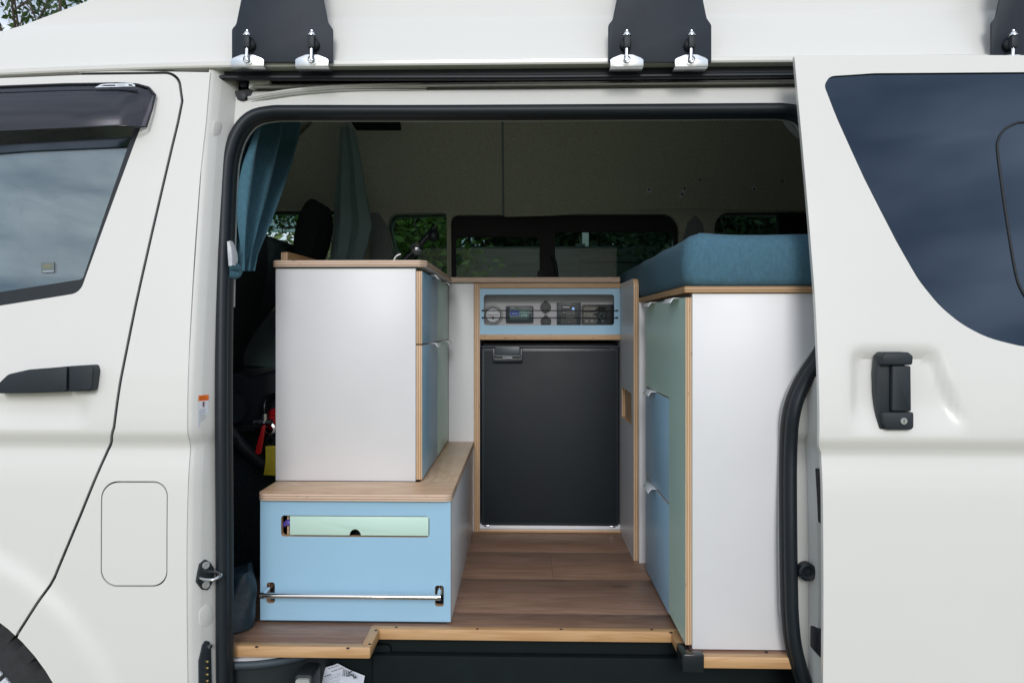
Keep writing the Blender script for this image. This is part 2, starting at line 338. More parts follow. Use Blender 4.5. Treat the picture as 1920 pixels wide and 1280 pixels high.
def circle(cx, cz, r, n=24, rz=None): return [(cx+r*math.cos(2*math.pi*i/n), cz+(rz or r)*math.sin(2*math.pi*i/n)) for i in range(n)]
def bm_tube(bm, path, rad, n=10, closed=False, ref=(0, 1, 0), ry=None, mi=0, cap=True):
    """sweep an ellipse: rad across the path (perpendicular to ref), ry along ref"""
    P = [Vector(p) for p in path]; N = len(P); rings = []; ref = Vector(ref).normalized()
    for i in range(N):
        a = P[i-1] if (i > 0 or closed) else P[i]; b = P[(i+1) % N] if (i < N-1 or closed) else P[i]
        t = (b-a).normalized(); rr = ref
        if abs(t.dot(rr)) > 0.97: rr = Vector((1, 0, 0)) if abs(t.x) < 0.9 else Vector((0, 0, 1))
        u = t.cross(rr).normalized(); v = u.cross(t).normalized()
        r1 = rad[i] if isinstance(rad, (list, tuple)) else rad
        r2 = (ry[i] if isinstance(ry, (list, tuple)) else ry) if ry is not None else r1
        rings.append([bm.verts.new(P[i]+u*(r1*math.cos(2*math.pi*k/n))+v*(r2*math.sin(2*math.pi*k/n))) for k in range(n)])
    for i in range(N if closed else N-1):
        a = rings[i]; b = rings[(i+1) % N]
        for k in range(n): bm.faces.new([a[k], a[(k+1) % n], b[(k+1) % n], b[k]]).material_index = mi
    if cap and not closed:
        bm.faces.new(rings[0][::-1]).material_index = mi; bm.faces.new(rings[-1]).material_index = mi
def tube(name, path, rad, m, parent=None, n=10, closed=False, ref=(0, 1, 0), ry=None):
    bm = bmesh.new(); bm_tube(bm, path, rad, n, closed, ref, ry); return finish(bm, name, m, parent, 50)
def bm_lathe(bm, prof, c, axis='y', n=24, mi=0, ring=False):
    """prof = [(radius, offset along axis)]"""
    rings = []
    for r, h in prof:
        ring = []
        for k in range(n):
            a = 2*math.pi*k/n; p, q = r*math.cos(a), r*math.sin(a)
            d = {'y': (p, h, q), 'z': (p, q, h), 'x': (h, p, q)}[axis]
            ring.append(bm.verts.new((c[0]+d[0], c[1]+d[1], c[2]+d[2])))
        rings.append(ring)
    for a, b in zip(rings, rings[1:]):
        for k in range(n): bm.faces.new([a[k], a[(k+1) % n], b[(k+1) % n], b[k]]).material_index = mi
    if ring: return
    if prof[0][0] > 1e-5: bm.faces.new(rings[0][::-1]).material_index = mi
    if prof[-1][0] > 1e-5: bm.faces.new(rings[-1]).material_index = mi
def lathe(name, prof, c, m, parent=None, axis='y', n=24, smooth=40, ring=False):
    bm = bmesh.new(); bm_lathe(bm, prof, c, axis, n, 0, ring); return finish(bm, name, m, parent, smooth)
def spline(pts, n=6, closed=False):
    """Catmull-Rom through points of any dimension"""
    P = [Vector(p) for p in pts]; N = len(P); out = []
    for i in range(N if closed else N-1):
        p0 = P[i-1] if (i > 0 or closed) else P[i]; p1 = P[i]; p2 = P[(i+1) % N]; p3 = P[(i+2) % N] if (i+2 < N or closed) else p2
        for k in range(n):
            t = k/n; out.append(0.5*((2*p1)+(p2-p0)*t+(2*p0-5*p1+4*p2-p3)*t*t+(3*p1-p0-3*p2+p3)*t*t*t))
    if not closed: out.append(P[-1])
    return out
def boolean(o, cutters, op='DIFFERENCE', keep=False, smooth=35):
    mods = []
    for c in cutters:
        md = o.modifiers.new('b', 'BOOLEAN'); md.operation = op; md.object = c; md.solver = 'EXACT'
    dg = bpy.context.evaluated_depsgraph_get(); dg.update()
    me = bpy.data.meshes.new_from_object(o.evaluated_get(dg)); o.modifiers.clear()
    old = o.data; me.name = old.name; o.data = me
    if len(me.materials) == 0:
        for m in old.materials: me.materials.append(m)
    bpy.data.meshes.remove(old)
    if smooth is not None:
        for p in me.polygons: p.use_smooth = True
        me.set_sharp_from_angle(angle=R(smooth))
    if not keep:
        for c in cutters: bpy.data.objects.remove(c, do_unlink=True)
    return o
def cutter(outer, plane, a0, a1):
    bm = bmesh.new(); bm_prism(bm, outer, plane, a0, a1); return finish(bm, 'cutter', 'black')
def slab(name, x0, x1, z0, z1, nx, nz, yf, thick, m, parent, zs=None):
    """a skin in the XZ plane whose depth is yf(x, z), closed behind"""
    bm = bmesh.new(); xs = np.linspace(x0, x1, nx+1); zs = np.linspace(z0, z1, nz+1) if zs is None else zs
    a = [[bm.verts.new((x, yf(x, z), z)) for x in xs] for z in zs]
    b = [[bm.verts.new((x, yf(x, z)+thick, z)) for x in xs] for z in zs]
    NZ, NX = len(zs)-1, nx
    for i in range(NZ):
        for j in range(NX):
            bm.faces.new([a[i][j], a[i][j+1], a[i+1][j+1], a[i+1][j]]); bm.faces.new([b[i][j], b[i+1][j], b[i+1][j+1], b[i][j+1]])
    for i in range(NZ):
        bm.faces.new([a[i][0], a[i+1][0], b[i+1][0], b[i][0]]); bm.faces.new([a[i][NX], b[i][NX], b[i+1][NX], a[i+1][NX]])
    for j in range(NX):
        bm.faces.new([a[0][j], b[0][j], b[0][j+1], a[0][j+1]]); bm.faces.new([a[NZ][j], a[NZ][j+1], b[NZ][j+1], b[NZ][j]])
    return finish(bm, name, m, parent, 35)
def text_bm(bm, s, size, origin, right=(1, 0, 0), up=(0, 0, 1), mi=0):
    c = bpy.data.curves.new('t', 'FONT'); c.body = s; c.size = size; o = bpy.data.objects.new('t', c); COL.objects.link(o)
    dg = bpy.context.evaluated_depsgraph_get(); dg.update(); me = bpy.data.meshes.new_from_object(o.evaluated_get(dg))
    u, v, og = Vector(right), Vector(up), Vector(origin)
    vs_ = [bm.verts.new(og+u*q.co.x+v*q.co.y) for q in me.vertices]
    for p in me.polygons:
        try: bm.faces.new([vs_[i] for i in p.vertices]).material_index = mi
        except ValueError: pass
    bpy.data.objects.remove(o, do_unlink=True); bpy.data.curves.remove(c); bpy.data.meshes.remove(me)
def quad(bm, pts, mi=0): bm.faces.new([bm.verts.new(p) for p in pts]).material_index = mi
def sstep(a, b, x):
    t = min(1, max(0, (x-a)/(b-a))); return t*t*(3-2*t)

# ------------------------------------------------------------------ ground
GZ = -0.56
bm = bmesh.new(); quad(bm, [(-300, -300, GZ), (300, -300, GZ), (300, 300, GZ), (-300, 300, GZ)])
tag(finish(bm, 'ground', 'grass_ground'), kind='structure')

# ------------------------------------------------------------------ the van body
VAN = thing('camper_van', 'white high-roof camper van with its side door slid open', 'van', loc=(0, 0, GZ))
def att(o, t):
    """parts are given in world space; the parent stands at its base, so undo its offset"""
    o.parent = t; o.matrix_parent_inverse = Matrix.Translation(-t.location); return o
SK = [(-0.50, -0.190), (-0.40, -0.210), (-0.30, -0.2245), (-0.20, -0.2355), (-0.10, -0.241), (0.0, -0.2435), (0.10, -0.2445), (0.20, -0.2435), (0.28, -0.241), (0.34, -0.2385), (0.38, -0.2360),
      (0.41, -0.2325), (0.432, -0.2285), (0.446, -0.2265), (0.456, -0.2268), (0.466, -0.2320), (0.476, -0.2385), (0.486, -0.2412), (0.50, -0.2415), (0.55, -0.2385), (0.60, -0.2335), (0.70, -0.2195), (0.80, -0.2045), (0.90, -0.188), (1.0, -0.1705), (1.1, -0.152), (1.2, -0.132), (1.31, -0.109), (1.40, -0.090)]
SKz = np.array([a for a, _ in SK]); SKy = np.array([b for _, b in SK])
def skin(z): return float(np.interp(z, SKz, SKy))
def on_skin(px, py, off=0.0):
    y = -0.2
    for _ in range(12):
        p = PY(px, py, y); y = skin(p.z)+off
    return PY(px, py, y)
def sxz(px, py, off=0.0):
    p = on_skin(px, py, off); return (p.x, p.z)
def zrows(z0, z1, step=0.02):
    s = set(np.round(np.arange(z0, z1, step), 4)) | {z0, z1} | {z for z in SKz if z0 < z < z1}
    out = []
    for z in sorted(s):
        if not out or z-out[-1] > 0.004: out.append(float(z))
    out[-1] = z1
    return out
WC = sxz(-190, 1440); WR = 0.396      # front wheel centre and arch radius
def arch_disp(x, z):
    r = math.hypot(x-WC[0], z-WC[1]); return -0.010*(1-sstep(0.475, 0.525, r))
def van_part(o): o.parent = VAN; o.matrix_parent_inverse = Matrix.Translation((0, 0, -GZ)); return o

# front door -----------------------------------------------------------------
gap = [(338, 175), (331, 230), (300, 360), (252, 570), (222, 720), (211, 800), (206, 828), (200, 842), (150, 960), (100, 1080), (92, 1095), (36, 1183), (30, 1200)]
def fd_disp(x, z):
    y = skin(z)+arch_disp(x, z)
    q = on_skin_cache(x, z)
    px, py = q
    d = sstep(735, 752, py)*(1-sstep(770, 806, py))*(1-sstep(140, 172, px))
    return y+0.011*d
def on_skin_cache(x, z):
    p = Vector((x, skin(z), z))-CAM; dpt = p.dot(FV)
    return (PPX+F*p.dot(RV)/dpt, PPY-F*p.dot(UV)/dpt)
left = 'l'
fdoor = van_part(slab('front_door', -1.80, -0.72, -0.46, 1.288, 90, 0, fd_disp, 0.035, 'paint', None, zrows(-0.46, 1.288, 0.0125)))
tp = [sxz(-420, 172), sxz(0, 147), sxz(150, 141)]
outl = tp+rounded([sxz(250, 140), sxz(332, 139), sxz(339, 190), sxz(331, 230)], [0, 0.035, 0.0, 0], 8)[1:]
outl += [sxz(*g) for g in gap[2:]]+[(WC[0]+0.30, -0.46)]
outl += [(-1.78, -0.46), (-1.78, 0.5), (-1.72, 0.8)]
DOOR_OUT = outl
def offset_poly(pts, d):
    out = []; N = len(pts); ar = sum(pts[i-1][0]*pts[i][1]-pts[i][0]*pts[i-1][1] for i in range(N)); sg = 1 if ar > 0 else -1
    for i in range(N):
        p0, p1, p2 = Vector(pts[i-1]), Vector(pts[i]), Vector(pts[(i+1) % N]); e1, e2 = p1-p0, p2-p1
        if e1.length < 1e-6: e1 = e2
        if e2.length < 1e-6: e2 = e1
        n1 = Vector((e1.y, -e1.x)).normalized()*sg; n2 = Vector((e2.y, -e2.x)).normalized()*sg; n_ = (n1+n2)
        if n_.length < 1e-4: n_ = n1
        n_.normalize(); k = d/max(0.4, n_.dot(n1)); out.append((p1.x+n_.x*k, p1.y+n_.y*k))
    return out
c1 = cutter(outl, 'xz', -0.6, 0.2)
boolean(fdoor, [c1], 'INTERSECT')
win = rounded([sxz(-330, 640), sxz(0, 573), sxz(150, 549), sxz(292, 165), sxz(240, 157), sxz(-330, 176)], [0.03, 0, 0.030, 0.018, 0, 0.05], 6)
c2 = cutter(win, 'xz', -0.6, 0.2); c3 = cutter(circle(WC[0], WC[1], WR, 64), 'xz', -0.6, 0.2)
boolean(fdoor, [c2, c3])
# window rubber
ws = [on_skin(*p) for p in ((-330, 628), (0, 561), (105, 544), (138, 535), (152, 522), (285, 172))]
seal_o = rounded([sxz(-330, 638), sxz(0, 571.5), sxz(149, 548), sxz(291, 166), sxz(240, 158.5), sxz(-330, 178)], [0.03, 0, 0.029, 0.018, 0, 0.05], 6)
seal_i = rounded([sxz(-318, 612), sxz(0, 547), sxz(153, 523), sxz(272, 180), sxz(240, 172), sxz(-318, 190)], [0.02, 0, 0.010, 0.012, 0, 0.04], 6)
sl = van_part(slab('window_seal', -1.80, -0.70, 0.60, 1.288, 4, 0, lambda x, z: skin(z)+0.004, 0.014, 'rubber', None, zrows(0.60, 1.288)))
boolean(sl, [cutter(seal_o, 'xz', -0.6, 0.2)], 'INTERSECT'); boolean(sl, [cutter(seal_i, 'xz', -0.6, 0.2)])
sl.parent = fdoor; sl.matrix_parent_inverse = Matrix.Identity(4)
def sub(o, parent):
    """sub-part given in world space under a part that was placed in world space"""
    o.parent = parent; o.matrix_parent_inverse = Matrix.Identity(4); return o
# glass, wound down a little
gl = slab('window_glass', -1.80, -0.70, 0.58, 1.288, 4, 0, lambda x, z: skin(z)+0.014, 0.004, 'glass_front', None, zrows(0.58, 1.288))
boolean(gl, [cutter([sxz(-340, 640, .014), sxz(0, 556, .014), sxz(157, 532, .014), sxz(262, 230, .014), sxz(256, 259.5, .014), sxz(0, 272, .014), sxz(-340, 292, .014)][:3] + [sxz(162, 524, .014), sxz(250, 258, .014), sxz(0, 271.5, .014), sxz(-340, 290, .014)], 'xz', -0.6, 0.2)], 'INTERSECT')
sub(gl, fdoor)
tube('glass_edge', [on_skin(-330, 290, .015), on_skin(0, 271.5, .015), on_skin(246, 258.5, .015)], 0.0022, 'plastic', None); sub(bpy.data.objects['glass_edge'], fdoor)
# weather shield over the window: a bulging smoked strip with a badge
bm = bmesh.new(); rows = []
top_px = [(-330, 180), (-150, 171), (0, 163), (120, 158.5), (220, 157), (258, 159), (279, 165), (290, 178)]
bot_px = [(-330, 272), (-150, 258), (0, 246), (120, 240.5), (220, 236), (246, 236), (262, 237.5), (273, 237.5)]
NR = 9
for k in range(NR):
    t = k/(NR-1); off = -0.004-0.040*math.sin(min(1, t*1.25)*math.pi/2)*1.0
    row = []
    for (a, b_) in zip(top_px, bot_px):
        e = 1.0 if a[0] < 200 else max(0.12, 1-((a[0]-200)/92.0)**2)
        row.append(bm.verts.new(on_skin(a[0]+(b_[0]-a[0])*t, a[1]+(b_[1]-a[1])*t, -0.004+(off+0.004)*e)))
    rows.append(row)
for a, b_ in zip(rows, rows[1:]):
    for j in range(len(a)-1): bm.faces.new([a[j], a[j+1], b_[j+1], b_[j]])
ge = bmesh.ops.solidify(bm, geom=bm.faces[:], thickness=0.0025)
vis = finish(bm, 'window_visor', 'visor', None, 60); sub(vis, fdoor)
bm = bmesh.new()
bm_tube(bm, [on_skin(p[0], p[1], -0.042) for p in bot_px[:5]]+[on_skin(246, 236.5, -.036), on_skin(262, 238, -.026), on_skin(274, 238, -.015), on_skin(285, 205, -.012), on_skin(291, 178, -.008)], 0.0024, 8)
bm_tube(bm, [on_skin(p[0], p[1], -0.006) for p in top_px], 0.0030, 8)
bm_tube(bm, [on_skin(p[0], p[1]+11, -0.015) for p in top_px[:6]], 0.0012, 6)
sub(finish(bm, 'visor_edge', 'plastic_gloss', None, 50), fdoor)
bm = bmesh.new()
bo = [(180, 165.5), (192, 160), (205, 158.8), (250, 158.2), (254, 160), (255.5, 163.5)]
bi = [(190, 163.3), (199, 161.0), (219, 160.6), (219, 163.0)]
bm_prism(bm, [sxz(*p, off=-0.014) for p in bo], 'xz', skin(1.245)-0.021, skin(1.245)-0.018, [[sxz(*p, off=-.014) for p in bi], [sxz(*p, off=-.014) for p in ((243.5, 160), (249, 160), (252, 162.8), (243.5, 162.8))]])
text_bm(bm, 'HIACE', 0.0062, on_skin(221.5, 163.0, -0.022)+Vector((0, -0.004, 0)), mi=1)
bg_ = finish(bm, 'badge', ['zinc', 'ink'], None); sub(bg_, fdoor)
# sticker inside the glass
bm = bmesh.new()
q = [on_skin(*p, off=0.0125) for p in ((77, 512), (102, 511), (102, 491), (77, 492))]; quad(bm, q, 0)
q = [on_skin(*p, off=0.0122) for p in ((80, 503), (98, 502), (97, 497), (89, 494.5), (81, 498))]; bm.faces.new([bm.verts.new(v) for v in q]).material_index = 1
q = [on_skin(*p, off=0.0122) for p in ((80, 510), (100, 509), (100, 507), (80, 508))]; quad(bm, q, 2)
sub(finish(bm, 'glass_sticker', ['glass_label', 'glass_label_yellow', 'ink_grey'], None), fdoor)
# outer handle
def skin_plate(name, pts, y_out, m, parent, bevel=0.004, smooth=45, depth=0.02, bseg=3):
    zz = [p[1] for p in pts]; zm = 0.5*(min(zz)+max(zz)); o = prism(name, pts, 'xz', skin(zm)-y_out, skin(zm)+depth, m, None, bevel=bevel, smooth=smooth, bseg=bseg)
    return sub(o, parent)
skin_plate('door_handle', rounded([sxz(p[0], p[1], -.02) for p in ((-4, 737), (-3, 722), (20, 701), (60, 692), (100, 689), (131, 686), (127, 734), (60, 736.5))], [.002, .006, .02, .03, 0, 0, 0, 0], 4), 0.028, 'plastic', fdoor, 0.006)
skin_plate('handle_end_cap', rounded([sxz(p[0], p[1], -.02) for p in ((132.5, 686), (176, 683.5), (179, 695), (174, 733), (129, 734))], [0, .007, .004, .008, 0], 4), 0.026, 'plastic', fdoor, 0.006)

# pillar panel between front door and sliding-door opening ---------------------------------
pil = van_part(slab('side_panel', -1.30, -0.66, -0.46, 1.288, 60, 0, lambda x, z: skin(z)+arch_disp(x, z), 0.030, 'paint', None, zrows(-0.46, 1.288, 0.0125)))
G = 7.5
outl = [sxz(150, 131.5), sxz(394, 136), sxz(386, 230), sxz(375, 330), sxz(364, 480), sxz(355, 640), sxz(351, 800), sxz(350, 1000), sxz(352, 1290), (sxz(352, 1290)[0], -0.46), (WC[0]+0.1, -0.46), (WC[0]+0.1, 0.2), (-1.29, 0.6)]
boolean(pil, [cutter(outl, 'xz', -0.6, 0.2)], 'INTERSECT')
boolean(pil, [cutter(offset_poly(DOOR_OUT, 0.0062), 'xz', -0.6, 0.2)])
boolean(pil, [cutter(circle(WC[0], WC[1], WR, 64), 'xz', -0.6, 0.2)])
ff = [sxz(*p) for p in ((188, 904), (313, 904), (313, 1098), (188, 1098))]
ffo = rounded([sxz(*p) for p in ((190, 1098), (313, 1098), (314, 903), (191, 903))], [.034, .030, .030, .034], 8)
fcx = sum(p[0] for p in ffo)/len(ffo); fcz = sum(p[1] for p in ffo)/len(ffo)
def grow(pts, cx, cz, d):
    out = []
    for x, z in pts:
        l_ = math.hypot(x-cx, z-cz); out.append((cx+(x-cx)*(1+d/l_), cz+(z-cz)*(1+d/l_)))
    return out
boolean(pil, [cutter(grow(ffo, fcx, fcz, 0.0016), 'xz', -0.6, 0.2)])
flap = van_part(slab('fuel_flap', min(p[0] for p in ffo)-.01, max(p[0] for p in ffo)+.01, min(p[1] for p in ffo)-.01, max(p[1] for p in ffo)+.01, 20, 0, lambda x, z: skin(z)+0.0004, 0.02, 'paint', None, zrows(min(p[1] for p in ffo)-.01, max(p[1] for p in ffo)+.01)))
boolean(flap, [cutter(grow(ffo, fcx, fcz, -0.0016), 'xz', -0.6, 0.2)], 'INTERSECT')
gpath = [on_skin(p_[0], p_[1], 0.0) for p_ in ((150, 138), (250, 137), (318, 137.5), (336, 147), (342, 170), (341, 192), (334, 232))]+[on_skin(a+3.2, b_, 0.0) for a, b_ in gap[2:-1]]
bm = bmesh.new(); bm_tube(bm, spline([p_+Vector((0, 0.0115+arch_disp(p_.x, p_.z), 0)) for p_ in gpath], 5), 0.0055, 8, False, (0, 1, 0), 0.006)
van_part(finish(bm, 'door_gap_shade', 'rubber', None, 60))  # near-black tube added along the door gap, standing in for its shade
# dark structure behind the shut lines
van_part(slab('inner_panel', -1.32, -0.72, -0.46, 1.27, 2, 0, lambda x, z: skin(z)+0.036, 0.01, 'rubber', None, zrows(-0.46, 1.27)))
boolean(bpy.data.objects['inner_panel'], [cutter(win, 'xz', -0.6, 0.2), cutter(circle(WC[0], WC[1], WR+0.01, 48), 'xz', -0.6, 0.2)])

# door frame: return face, flange and rubber seal ------------------------------------------
JX = -0.692; JD = 0.055; JK = 0.58
SP = [(418, 1310), (417, 1180), (417, 1000), (415.5, 800), (416, 640), (419, 480), (425, 330), (432, 282), (446, 246), (470, 220), (505, 210), (560, 208.5), (800, 208.5), (1200, 206.5), (1430, 205), (1468, 205.5), (1494, 210), (1512, 223), (1525, 250), (1543, 310), (1575, 450), (1582, 560), (1553, 648), (1512, 712), (1489, 770), (1482, 850), (1482, 1000), (1483.5, 1100), (1485, 1150), (1490, 1203), (1501, 1250), (1521, 1310)]
spath = spline([on_skin(a, b_, JD) for a, b_ in SP], 5)
FTOP = on_skin(900, 169.5, JD+0.006).z
fl = van_part(slab('door_frame', JX+0.028, 0.80, -0.46, FTOP, 4, 0, lambda x, z: skin(z)+JD+0.006, 0.02, 'paint_jamb', None, zrows(-0.46, FTOP)))
hole = [(p.x, p.z) for p in spath]+[(spath[-1].x, -0.6), (spath[0].x, -0.6)]
boolean(fl, [cutter(hole, 'xz', -0.6, 0.4)])
bm = bmesh.new()      # rear-facing return of the pillar, rolled outer edge, shallow stamped step
zz = zrows(-0.46, 1.288, 0.02)
prof = [(-0.010, 0.0035), (-0.004, 0.005), (0.0015, 0.008), (0.009, 0.018), (0.012, 0.021), (0.0135, 0.0235), (0.029, 0.050), (0.036, JD+0.012)]
rows = []
for z in zz:
    ex = on_skin_edge = np.interp(z, [-0.5, 0.3, 0.68, 1.0, 1.3], [JX+.001, JX+0.001, JX, JX-0.001, JX-0.003])
    rows.append([bm.verts.new((ex+a, skin(z)+b_, z)) for a, b_ in prof])
for a, b_ in zip(rows, rows[1:]):
    for j in range(len(prof)-1): bm.faces.new([a[j], a[j+1], b_[j+1], b_[j]])
jamb = van_part(finish(bm, 'pillar_return', 'paint_jamb', None, 50))
def prof_seal(bm, path, r, ry, shift=(0, 0, 0), n=12):
    bm_tube(bm, [p+Vector(shift) for p in path], r, n, False, (0, 1, 0), ry)
bm = bmesh.new(); prof_seal(bm, spath, 0.0138, 0.016)
seal = van_part(finish(bm, 'door_seal', 'rubber', None, 60))
# inner lip of the seal and the trim piping behind it
cx0, cz0 = -0.05, 0.55
def inset(path, d):
    out = []
    for i, p in enumerate(path):
        a = path[max(0, i-1)]; b_ = path[min(len(path)-1, i+1)]; t = (b_-a).normalized(); nrm = Vector((t.z, 0, -t.x)).normalized()
        out.append(p+nrm*d)
    return out
bm = bmesh.new(); bm_tube(bm, [p+Vector((0, 0.016, 0)) for p in inset(spath, 0.0120)], 0.005, 8, False, (0, 1, 0), 0.012)
sub(finish(bm, 'seal_lip', 'black', None, 60), seal)
bm = bmesh.new(); bm_tube(bm, [p+Vector((0, 0.030, 0)) for p in inset(spath, 0.0150)][22:-14], 0.0018, 6, False, (0, 1, 0), 0.004)
sub(finish(bm, 'trim_piping', 'washer', None, 60), seal)

# header above the opening: gutter underside, black track, folded channel
def hz(py, y, px=900): return PY(px, py, y).z
hp = [(-0.054, 171), (-0.052, 168.5), (-0.022, 166.5), (-0.024, 164), (-0.060, 162), (-0.068, 158.5), (-0.060, 155.0), (-0.018, 153.0), (-0.01, 130), (0.0, 130), (0.0, 171)]
bm = bmesh.new(); x0, x1 = PY(470, 170, -0.06).x, 1.9
pts = [(y, hz(py, y)) for y, py in hp]
bm_prism(bm, pts, 'yz', x0, x1)
hd = van_part(finish(bm, 'door_header', 'paint_jamb', None, 40))
ty = -0.092
bm = bmesh.new(); xa, xb = PY(398, 146, ty).x, 1.85
z1 = hz(146, ty); bm_tube(bm, [(xa, ty, PY(398, 146.5, ty).z), (0, ty, z1-0.0005), (xb, ty, z1)], 0.0062, 10, False, (0, 1, 0), 0.009)
bm_box(bm, xa, xb, ty+0.004, ty+0.06, hz(141, ty+.004), hz(129, ty+.004)+0.004)
van_part(finish(bm, 'door_track', 'rubber', None, 40))
# dark corner pocket with roller arm; plain pillar head beside it
bm = bmesh.new(); bm_prism(bm, [XZ(a, b_, -0.058) for a, b_ in ((390, 128), (441, 128), (441, 172), (390, 172))], 'xz', -0.0585, -0.03)
van_part(finish(bm, 'pillar_head', 'paint_jamb', None))
bm = bmesh.new(); bm_prism(bm, [XZ(a, b_, -0.05) for a, b_ in ((440.5, 130), (474, 130), (474, 172), (440.5, 172))], 'xz', -0.035, -0.025)
van_part(finish(bm, 'roller_pocket', 'black', None))
bm = bmesh.new(); bm_prism(bm, rounded([XZ(*p, -0.062) for p in ((440, 172), (446, 188), (452, 191), (468, 190), (471, 180), (474, 168))], 0.003, 3), 'xz', -0.0660, -0.060)
van_part(finish(bm, 'pocket_liner', 'black', None))
bm = bmesh.new(); bm_lathe(bm, [(0.0, -0.008), (0.008, -0.006), (0.010, 0), (0.008, 0.012)], PY(458, 160, -0.060), 'z', 14); bm_lathe(bm, [(0.0, -0.006), (0.009, -0.004), (0.009, 0.012)], PY(455, 181, -0.070), 'y', 14)
van_part(finish(bm, 'guide_roller', 'plastic', None, 40))
bm = bmesh.new(); bm_prism(bm, rounded([XZ(*p, -0.066) for p in ((470, 153), (512, 152), (500, 158), (478, 160), (468, 172))], 0.002, 2), 'xz', -0.074, -0.04)
van_part(finish(bm, 'roller_bracket', 'paint_jamb', None))
# sloping reinforcement fold at the front of the header
bm = bmesh.new()
for k, (w0, dy_) in enumerate(((0.0036, -0.0700), (0.0024, -0.0680), (0.0018, -0.0670))):
    ends = ((800, 158.5), (800, 164.5), (800, 169.5))[k]
    pth = spline([PY(466, 184+k*4.5, dy_+0.006), PY(500, 176.5+k*4.4, dy_), PY(560, 168+k*4.2, dy_+0.001), PY(640, 161.5+k*4.4, dy_+0.003), PY(720, 159+k*5, dy_+0.006), PY(*ends, dy_+0.014)], 6); bm_tube(bm, pth, w0, 8, False, (0, 1, 0), 0.005)
van_part(finish(bm, 'header_fold', 'paint_jamb', None, 60))

# roof -----------------------------------------------------------------------------------
half = [(-0.080, 1.2855), (-0.118, 1.2855), (-0.1205, 1.289), (-0.1205, 1.2965), (-0.116, 1.2995), (-0.108, 1.3015), (-0.096, 1.33), (-0.080, 1.375), (-0.066, 1.405), (-0.060, 1.4125), (-0.056, 1.42), (-0.050, 1.48), (-0.040, 1.60), (-0.020, 1.69), (0.03, 1.765), (0.12, 1.81), (0.3, 1.835), (0.69, 1.845)]
full = half+[(1.38-a, b_) for a, b_ in reversed(half[:-1])]
inn = [(-0.06, 1.30), (-0.02, 1.42), (0.03, 1.6), (0.06, 1.70), (0.16, 1.765), (0.69, 1.80)]
inner = [(1.38-a, b_) for a, b_ in inn[:-1]]+inn[::-1]
poly = full+inner
bm = bmesh.new(); xs = list(np.arange(-2.2, -0.4, 0.1))+[0, 1, 2, 2.65]
rings = []
for x in xs:
    drop = 0.060*max(0, -0.62-x)**1.6*0.55
    rings.append([bm.verts.new((x, a, b_-drop)) for a, b_ in poly])
for a, b_ in zip(rings, rings[1:]):
    for j in range(len(poly)): bm.faces.new([a[j], a[(j+1) % len(poly)], b_[(j+1) % len(poly)], b_[j]])
bm.faces.new(rings[0]); bm.faces.new(rings[-1][::-1])
bmesh.ops.recalc_face_normals(bm, faces=bm.faces)
pa = PY(0, 58, -0.07); pb = PY(165, 0, -0.055); d = (pb-pa).normalized()
NOSE = [(pa.x-1.2*d.x, pa.z-1.2*d.z), (pa.x, pa.z), (pb.x, pb.z), (pb.x+0.12, pb.z+0.055), (pb.x+0.30, pb.z+0.20), (pb.x+0.50, pb.z+0.335), (pb.x+0.8, pb.z+0.40)]
roof = van_part(finish(bm, 'roof', 'paint', None, 30))
def nose_cut(o, dz=0.0):
    boolean(o, [cutter([(x, z-dz) for x, z in NOSE]+[(NOSE[-1][0], 3.0), (NOSE[0][0]-2, 3.0), (NOSE[0][0]-2, NOSE[0][1]-dz)], 'xz', -1, 3)], smooth=30)
nose_cut(roof)
hzs = [b_ for a, b_ in half[4:]]; hys = [a for a, b_ in half[4:]]
npts = [Vector((x, 0, z)) for x, z in NOSE]; bm = bmesh.new(); rr_ = []
for i, p_ in enumerate(npts):
    yn = float(np.interp(p_.z, hzs, hys))+0.014
    rr_.append([bm.verts.new((p_.x, y, p_.z-0.012)) for y in (yn, yn+0.03, 0.69, 1.38-yn-0.03, 1.38-yn)])
for a, b_ in zip(rr_, rr_[1:]):
    for k in range(4): bm.faces.new([a[k], a[k+1], b_[k+1], b_[k]])
bmesh.ops.recalc_face_normals(bm, faces=bm.faces)
bmesh.ops.solidify(bm, geom=bm.faces[:], thickness=0.012)
van_part(finish(bm, 'roof_nose', 'paint', None, 35))

# sliding door, slid back outside the body ------------------------------------------------
DO = -0.056
def sd_f(x, z):
    p = Vector((x, skin(z)+DO, z))-CAM; dp = p.dot(FV); px, py = PPX+F*p.dot(RV)/dp, PPY-F*p.dot(UV)/dp
    d = 0.0
    if 1580 < px < 1830 and 640 < py < 830:
        rx = 1752+(py-665)*0.40
        d = sstep(1590, 1614, px)*(1-sstep(rx-16, rx+18, px))*sstep(651, 674, py)*(1-sstep(752, 822, py))
    e = 0.0
    if px > 1540: # shallow pressed border under the window
        e = 0
    return skin(z)+DO+0.015*d
XE = [(1489.5, 106), (1496, 180), (1507, 300), (1519, 440), (1529, 570), (1534, 680), (1536.5, 790), (1536, 822), (1535.5, 836), (1540, 850), (1542, 900), (1543.5, 1000), (1544, 1150), (1543, 1290)]
edge = [sxz(a, b_, DO) for a, b_ in XE]
sdoor = van_part(slab('sliding_door', 0.50, 1.90, -0.46, 1.30, 130, 0, sd_f, 0.012, 'paint', None, zrows(-0.46, 1.30, 0.0125)))
ol = rounded([(edge[-1][0], -0.46)]+[edge[-1]]+edge[-2:0:-1]+[edge[0]]+[sxz(1700, 103.5, DO), sxz(1920, 104, DO), (1.85, 1.285), (1.85, -0.46)], 0.0, 2)
boolean(sdoor, [cutter(ol, 'xz', -0.6, 0.2)], 'INTERSECT')
